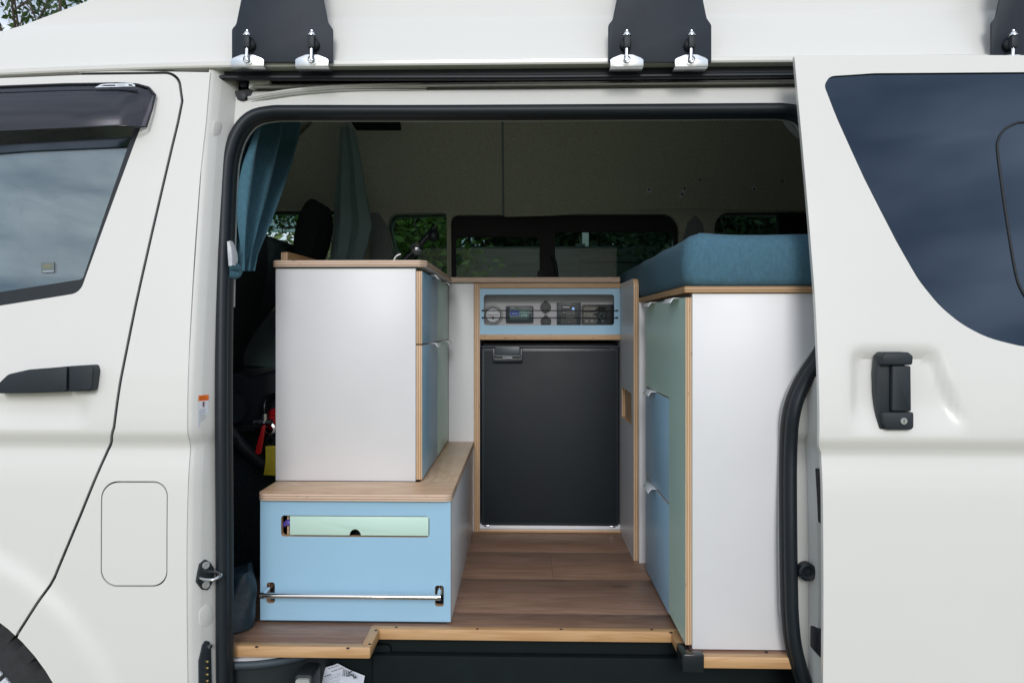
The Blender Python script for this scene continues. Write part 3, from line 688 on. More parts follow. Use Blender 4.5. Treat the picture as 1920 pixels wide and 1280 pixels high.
gw = [(1545, 160), (1556, 143), (1640, 137.5), (1920, 135.5), (2200, 138), (2250, 200), (2250, 640), (2050, 655), (1920, 650.5), (1850, 633), (1800, 606), (1760, 572), (1722, 525), (1680, 452), (1620, 335), (1570, 225)]
gwo = [sxz(a, b_, DO) for a, b_ in gw]; gwo = rounded(gwo, [0.02, 0.02, 0.2, 0, 0.03, 0.03, 0.1, 0.2, 0.2, 0.2, 0.2, 0.2, 0.2, 0.3, 0.3, 0.3], 4)
boolean(sdoor, [cutter(gwo, 'xz', -0.6, 0.2)])
gcx, gcz = 1.15, 0.98
sg = slab('window_glass', 0.5, 1.9, 0.6, 1.3, 6, 0, lambda x, z: skin(z)+DO+0.004, 0.005, 'glass_privacy', None, zrows(0.6, 1.3))
boolean(sg, [cutter(gwo, 'xz', -0.6, 0.2)], 'INTERSECT'); sub(sg, sdoor)
gc = spline([on_skin(a, b_, DO+0.003) for a, b_ in gw], 4, True)
sub(tube('window_gasket', gc, 0.0022, 'plastic_gloss', None, 8, True), sdoor)
# opening pane of the window: groove
op = [(2150, 600), (2120, 625), (1990, 600), (1935, 567), (1916, 545), (1903, 505), (1885, 395), (1871, 290), (1872, 262), (1884, 243), (1902, 233), (1930, 229), (2110, 228), (2150, 260)]
sub(tube('vent_pane_gasket', spline([on_skin(a, b_, DO+0.0035) for a, b_ in op], 5, True), 0.0028, 'black', None, 8, True), sdoor)
sub(slab('inner_trim', 0.70, 1.84, -0.4, 1.27, 2, 0, lambda x, z: skin(z)+DO+0.046, 0.012, 'plastic', None, zrows(-0.4, 1.27)), sdoor)
boolean(bpy.data.objects['inner_trim'], [cutter(grow(gwo, gcx, gcz, -0.03), 'xz', -0.6, 0.2)])
# handle in its scoop
hy = skin(0.55)+DO
def hpl(name, pts, y0, y1, m, bev=0.003, r=0.004):
    o = prism(name, rounded([XZ(a, b_, hy-0.01) for a, b_ in pts], r, 3), 'xz', hy+y0, hy+y1, m, None, bevel=bev, smooth=45); return sub(o, sdoor)
hpl('handle_base', ((1653, 805), (1649, 780), (1646, 740), (1646, 700), (1650, 667), (1656, 661), (1700, 661), (1700, 805)), -0.004, 0.02, 'plastic', 0.002)
hpl('handle_cap', ((1651, 684), (1650, 668), (1657, 660), (1700, 660), (1709, 667), (1708, 683), (1700, 684)), -0.018, 0.02, 'plastic')
hpl('handle_lock_cover', ((1662, 805), (1655, 795), (1651, 772), (1712, 772), (1712, 800), (1708, 805)), -0.014, 0.02, 'plastic')
hpl('handle_lever', ((1670, 770.5), (1670, 685.5), (1705.5, 685.5), (1706.5, 770.5)), -0.016, 0.006, 'plastic', 0.004, 0.003)
p = PY(1694.5, 789, hy-0.015); sub(lathe('lock_cylinder', [(0.0, -0.0015), (0.0065, -0.0015), (0.0075, 0.001), (0.0075, 0.004)], p, 'zinc', None), sdoor)
sub(box('key_slot', p.x-0.0006, p.x+0.0006, p.y-0.0021, p.y, p.z-0.004, p.z+0.004, 'black'), sdoor)

# rear pillar seen between seal and sliding door: stamped panel, plugs, bumper blocks
bm = bmesh.new()
zz = np.linspace(-0.2, 0.60, 40); rows = []
for z in zz:
    y = skin(z)+JD
    xi = 0.600; rows.append([bm.verts.new((xi+0.004, y+0.004, z)), bm.verts.new((xi+0.012, y-0.018-0.01*math.sin(z*9), z)), bm.verts.new((xi+0.05, y-0.03, z)), bm.verts.new((xi+0.12, y-0.09, z))])
for a, b_ in zip(rows, rows[1:]):
    for j in range(3): bm.faces.new([a[j], a[j+1], b_[j+1], b_[j]])
van_part(finish(bm, 'rear_pillar', 'paint_jamb', None, 60))
p = on_skin(1512, 1070, JD-0.006)
bm = bmesh.new(); bm_lathe(bm, [(0, -0.012), (0.006, -0.012), (0.0075, -0.009), (0.010, -0.009), (0.0145, -0.012), (0.0185, -0.009), (0.0185, 0.01)], p, 'y', 24)
van_part(finish(bm, 'rubber_plug', 'rubber', None, 40))
p = on_skin(1541, 1202, JD-0.03)
van_part(prism('bump_stop', rrect(p.x-0.013, p.x+0.02, p.z-0.026, p.z+0.026, 0.006), 'xz', p.y-0.02, p.y+0.05, 'rubber', None, bevel=0.003))
p = on_skin(1538, 930, JD-0.03)
van_part(prism('striker_guide', rrect(p.x-0.003, p.x+0.02, p.z-0.055, p.z+0.055, 0.003), 'xz', p.y-0.02, p.y+0.05, 'rubber', None, bevel=0.002))
# quarter panel, tail, nose, far side, underbody ------------------------------------------
q = van_part(slab('rear_quarter_panel', 0.70, 2.62, -0.46, 1.288, 4, 0, lambda x, z: skin(z), 0.03, 'paint', None, zrows(-0.46, 1.288)))
q2 = van_part(slab('rear_quarter_lining', 0.74, 2.60, -0.40, 1.75, 2, 0, lambda x, z: skin(min(z, 1.3))+0.16, 0.01, 'lining_grey', None, zrows(-0.40, 1.75, 0.05)))
van_part(box('tail_panel', 2.60, 2.65, -0.19, 1.45, -0.46, 1.80, 'paint'))
van_part(box('underbody', -2.1, 2.60, 0.02, 1.42, -0.40, -0.032, 'black'))
van_part(box('nose_panel', -2.22, -2.16, -0.19, 1.45, -0.40, 0.62, 'paint', None, 0.03))
q = van_part(slab('front_wing', -2.20, -1.79, -0.40, 0.66, 4, 0, lambda x, z: skin(z)+0.1*max(0, (-1.79-x)/0.41)**2, 0.03, 'paint', None, zrows(-0.40, 0.66)))
boolean(q, [cutter(circle(WC[0], WC[1], WR, 48), 'xz', -0.6, 0.3)])
bm = bmesh.new(); quad(bm, [(-2.19, -0.12, 0.62), (-2.19, 1.38, 0.62), (-1.62, 1.30, 1.27), (-1.62, -0.04, 1.27)]); bmesh.ops.solidify(bm, geom=bm.faces[:], thickness=0.005)
van_part(finish(bm, 'windscreen', 'glass_far_clear', None))
van_part(tube('front_pillar', [(-2.19, 1.52, 0.60), (-1.98, 1.505, 0.9), (-1.70, 1.47, 1.27)], 0.045, 'paint'))
tube('front_pillar', [(-2.19, -0.14, 0.60), (-1.98, -0.125, 0.9), (-1.70, -0.09, 1.27)], 0.035, 'paint'); van_part(bpy.data.objects['front_pillar.001'])
# wheel -----------------------------------------------------------------------------------
bm = bmesh.new(); wy = -0.216
bm_lathe(bm, [(0.19, 0.02), (0.20, 0.006), (0.225, 0.0), (0.262, -0.004), (0.312, 0.003), (0.338, 0.016), (0.352, 0.034), (0.356, 0.06), (0.356, 0.18), (0.33, 0.215), (0.2, 0.22)], (WC[0], wy, WC[1]), 'y', 64)
for k in range(34):
    a = 2*math.pi*k/34; ca, sa = math.cos(a), math.sin(a)
    for (r0, r1, h0, h1, dw) in ((0.318, 0.3665, 0.008, 0.07, 0.019), (0.352, 0.366, 0.085, 0.135, 0.02), (0.352, 0.366, 0.15, 0.20, 0.018)):
        off = 0.012*(k % 2) if h0 < 0.05 else 0.01
        vv = []
        for (r, h, s) in ((r0, h0+0.003, -1), (r0, h0+0.003, 1), (r1-off*0.3, h0+0.01, 1), (r1-off*0.3, h0+0.01, -1), (r0, h1, -1), (r0, h1, 1), (r1, h1, 1), (r1, h1, -1)):
            tt = s*dw; x = r*ca-tt*sa; z = r*sa+tt*ca; vv.append(bm.verts.new((WC[0]+x, wy+h, WC[1]+z)))
        for f in ((0, 3, 2, 1), (4, 5, 6, 7), (0, 1, 5, 4), (1, 2, 6, 5), (2, 3, 7, 6), (3, 0, 4, 7)): bm.faces.new([vv[i] for i in f])
for k in range(5):      # raised sidewall blocks where the moulded lettering sits
    a0 = R(38+k*5.2)
    for t in range(2):
        a = a0+t*0.03; ca, sa = math.cos(a), math.sin(a)
        bm_tube(bm, [(WC[0]+r*ca, wy-0.003, WC[1]+r*sa) for r in (0.262, 0.292)], 0.0045, 6, False, (0, 1, 0), 0.003, mi=1)
wheel = van_part(finish(bm, 'front_wheel', ['tyre', 'sticker'], None, 35))
bm = bmesh.new(); bm_lathe(bm, [(0.0, 0.03), (0.06, 0.03), (0.07, 0.05), (0.17, 0.055), (0.19, 0.02), (0.195, 0.02), (0.195, 0.2)], (WC[0], wy, WC[1]), 'y', 40)
sub(finish(bm, 'wheel_rim', 'steel', None, 35), wheel)
bm = bmesh.new()
for k in range(24):
    a0, a1 = math.pi*k/24, math.pi*(k+1)/24; r = WR+0.012
    quad(bm, [(WC[0]+r*math.cos(a), y, WC[1]+r*math.sin(a)) for a, y in ((a0, -0.21), (a1, -0.21), (a1, 0.12), (a0, 0.12))])
bm_prism(bm, circle(WC[0], WC[1], WR+0.012, 32), 'xz', 0.12, 0.13)
van_part(finish(bm, 'wheel_arch_liner', 'black', None, 40))

# pillar hardware: striker, embossed cap, contact plate, warning sticker --------------------
def jpt(px, py, off=0.0):
    """point on the slanted pillar return, stored flat as (JX+off, y, z); to_jamb() lays it on the slant"""
    z, y = 0.3, -0.2
    r = ray(px, py)
    for _ in range(12):
        y0 = skin(z)+0.010; t = (JX+0.004-CAM.x+JK*(CAM.y-y0))/(r.x-JK*r.y); p = CAM+r*t; y, z = p.y, p.z
    return Vector((JX+off, y, z))
def jx(px, py, off=0.0):
    p = jpt(px, py); return (p.y, p.z)
JN = Vector((1, -JK, 0)).normalized()
def to_jamb(o):
    zc = sum(v.co.z for v in o.data.vertices)/len(o.data.vertices); y0 = skin(zc)+0.010
    for v in o.data.vertices:
        h = v.co.x-JX; v.co = Vector((JX+0.004+JK*(v.co.y-y0), v.co.y, v.co.z))+JN*h
    return o
jo = [jx(*p) for p in ((368, 1076), (372, 1056), (382, 1047), (392, 1054), (399, 1066), (398, 1086), (387, 1105), (376, 1104), (366, 1090))]
bm = bmesh.new(); bm_prism(bm, rounded(jo, 0.004, 3), 'yz', JX, JX+0.006)
st = van_part(to_jamb(finish(bm, 'door_striker', 'device_dark', None, 35, 0.0012)))
bm = bmesh.new()
a = jpt(372, 1082, .006); b_ = jpt(394, 1070, .006)
bm_tube(bm, spline([a, a+Vector((0.022, 0, 0)), a+Vector((0.036, 0.006, 0.001)), b_+Vector((0.036, -0.006, 0)), b_+Vector((0.02, 0, 0)), b_], 5), 0.0036, 8, False, (0, 0, 1))
sub(to_jamb(finish(bm, 'striker_loop', 'steel', None, 50)), st)
for p in ((382, 1058), (382, 1095)):
    c = jpt(p[0], p[1], .006); sub(to_jamb(lathe('screw', [(0.0075, 0.0), (0.0075, 0.003), (0.003, 0.0035), (0.0, 0.002)], c, 'washer', None, 'x', 14)), st)
eo = spline([jx(*p) for p in ((372, 1160), (374, 1142), (386, 1131), (394, 1134), (398, 1148), (396, 1165), (384, 1174), (375, 1172))], 4, True)
van_part(to_jamb(prism('pillar_cap', [(p[0], p[1]) for p in eo], 'yz', JX-0.002, JX+0.0035, 'paint_jamb', None, bevel=0.002)))
eo = spline([jx(*p) for p in ((400, 250), (399, 232), (402, 227), (409, 228), (413, 233), (413, 250), (407, 255))], 3, True)
van_part(to_jamb(prism('pillar_plug', [(p[0], p[1]) for p in eo], 'yz', JX-0.003, JX+0.002, 'paint_jamb', None, bevel=0.001)))
eo = rounded([jx(*p) for p in ((371, 1330), (371, 1238), (377, 1208), (383, 1199), (390, 1201), (393, 1212), (394, 1330))], [0, .004, .004, .004, .004, .004, 0], 3)
cp = van_part(to_jamb(prism('contact_plate', eo, 'yz', JX-0.002, JX+0.006, 'plastic', None, bevel=0.0015)))
for k in range(6):
    c = jpt(384, 1238+k*12, .006); sub(to_jamb(lathe('contact_pin', [(0.0032, 0), (0.0028, 0.004), (0.001, 0.0055), (0, 0.0055)], c, 'brass', None, 'x', 10)), cp)
c = jpt(389, 1210, .006); sub(to_jamb(lathe('screw', [(0.005, 0.0), (0.005, 0.003), (0.0, 0.004)], c, 'steel', None, 'x', 10)), cp)
# sticker: orange band, pictogram, lines of small print
ya, za = jx(369.5, 741); yb, zb = jx(390.5, 801); SX = JX+0.0022
def ST(u, v, o=0.0): return (SX+o, ya+(yb-ya)*u, za+(zb-za)*v)
bm = bmesh.new()
quad(bm, [ST(0, 0), ST(1, 0), ST(1, 1), ST(0, 1)], 0); quad(bm, [ST(0, 0, .0004), ST(1, 0, .0004), ST(1, .17, .0004), ST(0, .17, .0004)], 1)
for k in range(16):
    a = 2*math.pi*k/16; a2 = 2*math.pi*(k+1)/16; r0, r1 = 0.10, 0.13
    quad(bm, [ST(.5+r*2.0*math.cos(t)*.6, .28+r*.75*math.sin(t), .0004) for r, t in ((r0, a), (r1, a), (r1, a2), (r0, a2))], 3)
quad(bm, [ST(.42, .22, .0005), ST(.58, .20, .0005), ST(.56, .34, .0005), ST(.44, .35, .0005)], 2)
quad(bm, [ST(.06, .42, .0003), ST(.97, .42, .0003), ST(.97, .428, .0003), ST(.06, .428, .0003)], 4)
for k in range(11):
    v = .45+k*.047; e = random.uniform(.6, .95); quad(bm, [ST(.06, v, .0004), ST(e, v, .0004), ST(e, v+.018, .0004), ST(.06, v+.018, .0004)], 4)
for u0, u1, v in ((.1, .3, .05), (.38, .7, .05), (.1, .5, .11), (.55, .9, .11)): quad(bm, [ST(u0, v, .0007), ST(u1, v, .0007), ST(u1, v+.025, .0007), ST(u0, v+.025, .0007)], 5)
mat('orange_ink', (0.38, 0.07, 0.01), 0.6, var=0)
van_part(to_jamb(finish(bm, 'warning_sticker', ['sticker', 'orange', 'ink', 'ink_pink', 'ink_grey', 'orange_ink'], None)))

# ------------------------------------------------------------------ inside the van: far wall, ceiling, windows
FW = [(-0.4, 1.43), (0.6, 1.42), (1.0, 1.40), (1.15, 1.385), (1.22, 1.365), (1.35, 1.325), (1.5, 1.275), (1.62, 1.215), (1.70, 1.12), (1.745, 0.98)]
fz = [a for a, _ in FW]; fy = [b for _, b in FW]
def fwall(z): return float(np.interp(z, fz, fy))
def FX(px, py, y=1.40): p = PY(px, py, y); return (p.x, p.z)
fw_rows = zrows(-0.4, 1.745, 0.03)
far = van_part(slab('far_wall_lining', -2.15, 2.60, -0.4, 1.745, 8, 0, lambda x, z: fwall(z), 0.045, 'lining', None, fw_rows))
w1 = rounded([(-1.62, 0.74), (FX(648, 480)[0], 0.74), FX(640, 396), (-1.50, FX(640, 396)[1])], 0.03, 5)
w2 = rounded([FX(770, 590), FX(838, 590), FX(838, 400), FX(733, 402), FX(727, 425), FX(735, 460)], [.03, .01, .014, .05, .05, .08], 6)
w3 = rounded([FX(846, 590), FX(1272, 590), FX(1272, 402), FX(846, 404)], [.02, .02, .07, .03], 7)
w4 = rounded([FX(1331, 590), FX(1800, 590), FX(1800, 398), FX(1340, 399)], [.02, .02, .03, .06], 7)
boolean(far, [cutter(x, 'xz', 0.9, 2.0) for x in (w1, w2, w3, w4)])
skf = lambda z: 1.38-skin(z)
fo = van_part(slab('far_side_panel', -2.18, 2.60, -0.46, 1.288, 8, 0, lambda x, z: skf(z)-0.03, 0.03, 'paint', None, zrows(-0.46, 1.288)))
boolean(fo, [cutter(x, 'xz', 0.9, 2.0) for x in (w1, w2, w3, w4)])
bm = bmesh.new(); pr = [(1.12, 1.70), (0.98, 1.745), (0.63, 1.755), (0.25, 1.745), (0.10, 1.66), (0.085, 1.5), (0.07, 1.30), (0.055, 1.262), (0.095, 1.262), (0.105, 1.5), (0.12, 1.66), (0.26, 1.765), (0.63, 1.775), (1.12, 1.765)]
bm_prism(bm, pr, 'yz', -1.6, 2.6); van_part(finish(bm, 'headliner', 'lining', None, 40))
for nm_ in ('far_wall_lining', 'far_side_panel', 'headliner'): nose_cut(bpy.data.objects[nm_], 0.05)
# proud rear lining panel whose forward edge makes the vertical seam
xs0 = FX(946, 400, 1.36)[0]
lp = van_part(slab('lining_panel', xs0, 2.58, 1.155, 1.74, 6, 0, lambda x, z: fwall(z)-0.016, 0.012, 'lining', None, zrows(1.155, 1.74, 0.03)))
boolean(lp, [cutter(rounded([FX(944, 408.5), FX(1040, 406), FX(1130, 399), FX(1270, 394), FX(1400, 396), FX(1700, 397), (2.6, 1.9), (xs0-.01, 1.9)], [0.004, .1, .1, .1, 0, 0, 0, 0], 3), 'xz', 0.8, 1.6)], 'INTERSECT')
van_part(box('lining_seam', xs0-0.008, xs0-0.0005, fwall(1.6)-0.05, 1.40, 1.16, 1.72, 'lining_grey'))
bpy.data.objects.remove(bpy.data.objects['lining_seam'], do_unlink=True)
sm = van_part(slab('seam_strip', xs0-0.010, xs0-0.001, 1.16, 1.74, 1, 0, lambda x, z: fwall(z)-0.008, 0.006, 'lining_grey', None, zrows(1.16, 1.74, 0.03)))
# pillar trims beside the windows (smooth grey moulding)
pt = van_part(slab('pillar_trim', FX(1273, 400)[0], FX(1330, 400)[0], 0.55, 1.175, 4, 0, lambda x, z: 1.40-0.018*math.sin(math.pi*min(1, max(0, (x-FX(1273, 400)[0])/(FX(1330, 400)[0]-FX(1273, 400)[0])))), 0.03, 'lining_grey', None, zrows(0.55, 1.175)))
tm = [FX(697, 600), FX(742, 600), FX(741, 480), FX(733, 455), FX(727, 425), FX(712, 400), FX(697, 400)]
van_part(prism('pillar_trim', rounded(tm, [0, 0, .02, .02, .02, 0.01, 0], 3), 'xz', 1.372, 1.42, 'lining_grey', None, bevel=0.006))
# black frames and panes
def frame_panes(nm, outer, holes, y, glass):
    f_ = van_part(prism(nm, outer, 'xz', y, y+0.045, 'black', None, holes=holes))
    for h in holes:
        g = prism('window_pane', h, 'xz', y+0.018, y+0.022, glass, None); sub(g, f_)
    return f_
p3a = rounded([FX(855, 520, 1.41), FX(1012, 520, 1.41), FX(1012, 443, 1.41), FX(853, 443, 1.41)], [.004, .004, .028, .022], 5)
p3b = rounded([FX(1041, 590), FX(1267, 590), FX(1266, 433), FX(1041, 433)], [.004, .004, .035, .004], 6)
p3a[0:0] = []
p3a = rounded([FX(855, 590), FX(1012, 590), FX(1012, 443), FX(853, 443)], [.004, .004, .028, .022], 5)
w3f = frame_panes('side_window', rounded([FX(842, 592), FX(1276, 592), FX(1276, 398), FX(842, 400)], [.02, .02, .07, .03], 7), [p3a, p3b], 1.412, 'glass_far')
tube('window_latch', [PY(1034, 480, 1.405), PY(1041, 492, 1.40), PY(1044, 520, 1.40)], 0.008, 'plastic'); sub(bpy.data.objects['window_latch'], w3f)
sub(box('window_stop', FX(1008, 507)[0], FX(1022, 507)[0], 1.40, 1.42, FX(1008, 545)[1], FX(1008, 508)[1], 'plastic'), w3f)
p4 = rounded([FX(1334, 590), FX(1465, 590), FX(1464, 399.5), FX(1344, 399.5)], [.004, .004, .004, .05], 6)
frame_panes('side_window', rounded([FX(1325, 592), FX(1805, 592), FX(1805, 394), FX(1334, 394)], [.02, .02, .03, .06], 6), [p4], 1.414, 'glass_far')
van_part(prism('quarter_glass', w2, 'xz', 1.43, 1.434, 'glass_far', None))
dw = van_part(prism('driver_window_frame', rounded([(-1.66, 0.70), (FX(652, 480)[0], 0.70), FX(652, 386), (-1.54, FX(640, 386)[1])], 0.03, 5), 'xz', 1.40, 1.43, 'black', None, holes=[rounded([(-1.55, 0.775), (FX(640, 480)[0], 0.775), FX(634, 398), (-1.45, FX(634, 398)[1])], 0.02, 5)]))
zg = FX(560, 427)[1]
sub(box('window_glass', -1.58, FX(640, 480)[0], 1.415, 1.419, 0.73, zg, 'glass_far_clear'), dw)
sub(box('glass_edge', -1.58, FX(640, 480)[0], 1.4145, 1.4195, zg, zg+0.003, 'washer'), dw)
sub(prism('window_visor', [(-1.56, FX(560, 432)[1]), (FX(640, 480)[0], FX(560, 432)[1]), (FX(640, 480)[0], FX(560, 392)[1]), (-1.5, FX(560, 392)[1])], 'xz', 1.47, 1.473, 'glass_far', None), dw)
sub(box('door_trim', -1.95, FX(650, 480)[0], 1.375, 1.41, 0.30, 0.772, 'lining_grey', None, 0.01), dw)
# fixings on the lining
def fix(px, py, r, hole_r, rz=None):
    y = 1.33
    for _ in range(6):
        p = PY(px, py, y); y = fwall(p.z)-0.016
    return PY(px, py, y)
for (px, py) in ((1217, 356), (1414, 355)):
    c = fix(px, py, 0, 0); b1 = van_part(lathe('lining_washer', [(0.0, -0.004), (0.011, -0.004), (0.0125, 0.002)], c, 'white_handle', None)); sub(lathe('washer_hole', [(0, -0.0046), (0.004, -0.0046), (0.004, 0)], c+Vector((-0.001, 0, 0.001)), 'black', None, n=12), b1)
c = fix(1281, 361, 0, 0); b1 = van_part(prism('handle_mount', [(c.x+(p[0])*0.9+p[1]*0.35, c.z+p[1]) for p in circle(0, 0, 0.012, 20, 0.024)], 'xz', c.y-0.006, c.y+0.01, 'white_handle', None, bevel=0.002))
for dx, dz in ((0.004, 0.014), (-0.006, -0.008)): sub(lathe('screw_hole', [(0, -0.0072), (0.0045, -0.0072), (0.0045, -0.004)], c+Vector((dx, 0, dz)), 'black', None, n=10), b1)
for (px, py) in ((1312, 337), (1466, 340)):
    c = fix(px, py, 0, 0); van_part(lathe('lining_clip', [(0, -0.004), (0.005, -0.003), (0.006, 0.002)], c, 'chrome', None, n=10))
# ceiling fan ring at the rear, air grille over the cab
fc = PY(1546, 186, 0.135)
bm = bmesh.new()
for r0, r1, h in ((0.094, 0.118, 0.022), (0.070, 0.078, 0.012), (0.034, 0.05, 0.012)):
    bm_lathe(bm, [(r0, 0), (r0, -h*0.7), (r0+(r1-r0)*0.3, -h), (r1-(r1-r0)*0.25, -h*0.9), (r1, -h*0.5), (r1, 0)], fc, 'y', 56, 0, True)
for k in range(6):
    a = 2*math.pi*k/6+0.3; bm_tube(bm, [fc+Vector((r*math.cos(a), -0.006, r*math.sin(a))) for r in (0.04, 0.1)], 0.003, 6)
van_part(finish(bm, 'ring_fan', 'washer', None, 40))
van_part(box('fan_bracket', fc.x-0.02, fc.x+0.02, 0.075, 0.14, fc.z+0.09, fc.z+0.16, 'washer', None, 0.004))
gp = [(655, 224), (738, 224), (745, 243), (678, 243)]
bm = bmesh.new(); A, B, C_, D = [PY(a, b_, 1.18) for a, b_ in ((640, 196), (745, 196), (752, 244), (668, 244))]
for k in range(9):
    t = k/8; l0 = A.lerp(D, t); l1 = B.lerp(C_, t); bm_tube(bm, [l0, l1], 0.0022, 6)
for k in range(16):
    t = k/15; bm_tube(bm, [A.lerp(B, t), D.lerp(C_, t)], 0.0016, 5)
gr_ = van_part(finish(bm, 'air_grille', 'plastic', None, 40))
bm = bmesh.new(); off = Vector((0, 0.006, 0)); quad(bm, [A+off, B+off, C_+off, D+off]); bmesh.ops.solidify(bm, geom=bm.faces[:], thickness=0.004); sub(finish(bm, 'grille_backing', 'black', None), gr_)

# ------------------------------------------------------------------ seats, cab
def seat(label, outline, y0, y1, m, head, base, hm):
    t = thing('front_seat', label, 'seat')
    prism('backrest', outline, 'xz', y0, y1, m, t, bevel=0.035, smooth=60, bseg=4)
    if head:
        c, rx, rz, ya, yb = head
        bm = bmesh.new(); bm_prism(bm, [(c[0]+rx*math.cos(a)+0.35*rz*math.sin(a)*0.5, c[1]+rz*math.sin(a)) for a in np.linspace(0, 2*math.pi, 24, endpoint=False)], 'xz', ya, yb)
        finish(bm, 'headrest', hm, t, 60, 0.03, 3)
        tube('headrest_post', [(c[0]-0.03, ya+0.06, c[1]-rz-0.06), (c[0], ya+0.06, c[1])], 0.006, 'steel', t)
        tube('headrest_post', [(c[0]-0.03, yb-0.06, c[1]-rz-0.06), (c[0], yb-0.06, c[1])], 0.006, 'steel', t)
    prism('cushion', rounded(base, 0.03, 4), 'xz', y0-0.02, y1+0.02, 'seat_fabric', t, bevel=0.025, smooth=60, bseg=3)
    return t
def SX_(px, py, y): return XZ(px, py, y)
yp = 0.50
o1 = [SX_(*p, yp) for p in ((455, 705), (463, 660), (478, 620), (492, 580), (503, 535), (508, 495), (506, 455), (500, 410), (485, 372), (455, 350), (425, 352), (400, 420), (392, 500), (372, 640), (372, 720))]
seat('black front passenger seat in shadow just behind the gathered teal curtain', [tuple(p) for p in spline(o1, 3, True)], 0.10, yp, 'seat_fabric', None, [(-1.30, 0.42), (-0.80, 0.42), (-0.79, 0.55), (-1.30, 0.58)], 'seat_fabric')
yd = 1.33
o2 = [SX_(*p, yd) for p in ((452, 705), (458, 670), (474, 634), (496, 602), (520, 572), (548, 535), (572, 500), (570, 470), (545, 470), (470, 560), (410, 640), (390, 705))]
hc = SX_(599, 446, 1.22)
seat('black driver seat with tall oval headrest against the bright side window', [tuple(p) for p in spline(o2, 3, True)], 0.92, yd, 'seat_mesh', (hc, 0.044, 0.125, 1.02, 1.25), [(-1.55, 0.42), (-1.02, 0.42), (-1.0, 0.54), (-1.55, 0.58)], 'seat_fabric')
# engine cover between and behind the seats, carpeted
ec = box('engine_cover', -1.75, -0.648, 0.33, 1.39, -0.03, 0.415, 'carpet', None, 0.03)
van_part(ec)
# moulded recliner cover and belt buckle stalk on the engine cover
rc = rounded([XZ(*p, 0.3) for p in ((430, 806), (430, 700), (441, 697), (463, 705), (490, 700), (530, 690), (530, 806))], [.01, .01, .01, .02, .03, .01, .01], 4)
van_part(prism('recliner_cover', rc, 'xz', 0.30, 0.62, 'plastic', None, bevel=0.018, smooth=50, bseg=3))
van_part(lathe('recliner_knob', [(0.0, -0.02), (0.040, -0.02), (0.046, -0.012), (0.046, 0.01)], PY(437, 765, 0.29), 'plastic', None))
van_part(tube('belt_stalk', [PY(425, 795, 0.30), PY(455, 835, 0.31), PY(490, 866, 0.32), PY(530, 885, 0.335)], 0.022, 'plastic', None, 10))

# ------------------------------------------------------------------ timber floor with edge trims
fl0 = box('floor', -0.78, 1.6, -0.02, 1.40, -0.030, -0.0045, 'step_plastic'); tag(fl0, kind='structure')
Xa, Xb = PY(712, 1180, -0.03).x, PY(1258, 1180, -0.03).x      # step cut-out between the two noses
YL, YM, YR = -0.146, -0.039, -0.175
rowsY = [-0.19, 0.078, 0.346, 0.614, 0.882, 1.15, 1.40]
joints = {0: [-0.30, 0.95], 1: [0.62], 2: [0.086], 3: [-0.55, 0.75], 4: [0.2], 5: [-0.1]}
XL_, XR_ = -0.78, 1.6
def plank(x0, x1, y0, y1):
    box('plank', x0+0.0002, x1-0.0002, y0+0.0002, y1-0.0002, -0.0044, 0.0, 'floor_vinyl', fl0, 0.0004)
TW = 0.022
for i in range(6):
    y0, y1 = rowsY[i], rowsY[i+1]; js = [XL_]+joints[i]+[XR_]
    for a, b_ in zip(js, js[1:]):
        if i == 0: continue
        plank(a, b_, y0, y1)
plank(XL_, Xa-TW, YL+TW, 0.078); plank(Xa-TW, Xb+TW, YM+TW, 0.078); plank(Xb+TW, XR_, YR+TW, 0.078)
box('nose_board', XL_, Xa-0.001, YL+0.002, -0.021, -0.0215, -0.0046, 'step_plastic', fl0); box('nose_board', Xb+0.001, 0.9, YR+0.002, -0.021, -0.0215, -0.0046, 'step_plastic', fl0)
def trim(pts, m, scr):
    bm = bmesh.new(); bm_prism(bm, pts, 'xy', -0.0225, 0.0025); t = finish(bm, 'edge_trim', m, fl0, 35, 0.0022)
    for x, y in scr: lathe('screw', [(0.0035, 0.0), (0.0035, 0.0012), (0.0028, 0.0014), (0.0, 0.0008)], (x, y, 0.0020), 'black', t, 'z', 10)
def yz_s(px, py): p = PZ(px, py, 0.0025); return (p.x, p.y)
trim([(XL_, YL), (Xa, YL), (Xa-TW, YL+TW), (XL_, YL+TW)], 'trim_wood', [yz_s(481, 1212), yz_s(652, 1214.5)])
trim([(Xa, YL), (Xa, YM), (Xa-TW, YM+TW), (Xa-TW, YL+TW)], 'trim_wood_y', [yz_s(693, 1207), yz_s(705, 1181)])
trim([(Xa, YM), (Xb, YM), (Xb+TW, YM+TW), (Xa-TW, YM+TW)], 'trim_wood', [yz_s(743, 1175), yz_s(895, 1178.5), yz_s(1052, 1179), yz_s(1222, 1179.5)])
trim([(Xb, YM), (Xb, YR), (Xb+TW, YR+TW), (Xb+TW, YM+TW)], 'trim_wood_y', [yz_s(1258, 1185)])
trim([(Xb, YR), (0.9, YR), (0.9, YR+TW), (Xb+TW, YR+TW)], 'trim_wood', [yz_s(1315, 1220.5), yz_s(1437, 1221)])
# rubber corner guard on the trim
cgx = Xb; bm = bmesh.new()
bm_prism(bm, rounded([(cgx-0.004, YR-0.004), (cgx+0.043, YR-0.004), (cgx+0.043, YR+0.020), (cgx+0.020, YR+0.020), (cgx+0.020, YR+0.060), (cgx-0.004, YR+0.060)], [.006, .003, .003, .002, .003, .003], 3), 'xy', -0.030, 0.008)
finish(bm, 'corner_guard', 'plastic_gloss', fl0, 40, 0.003)
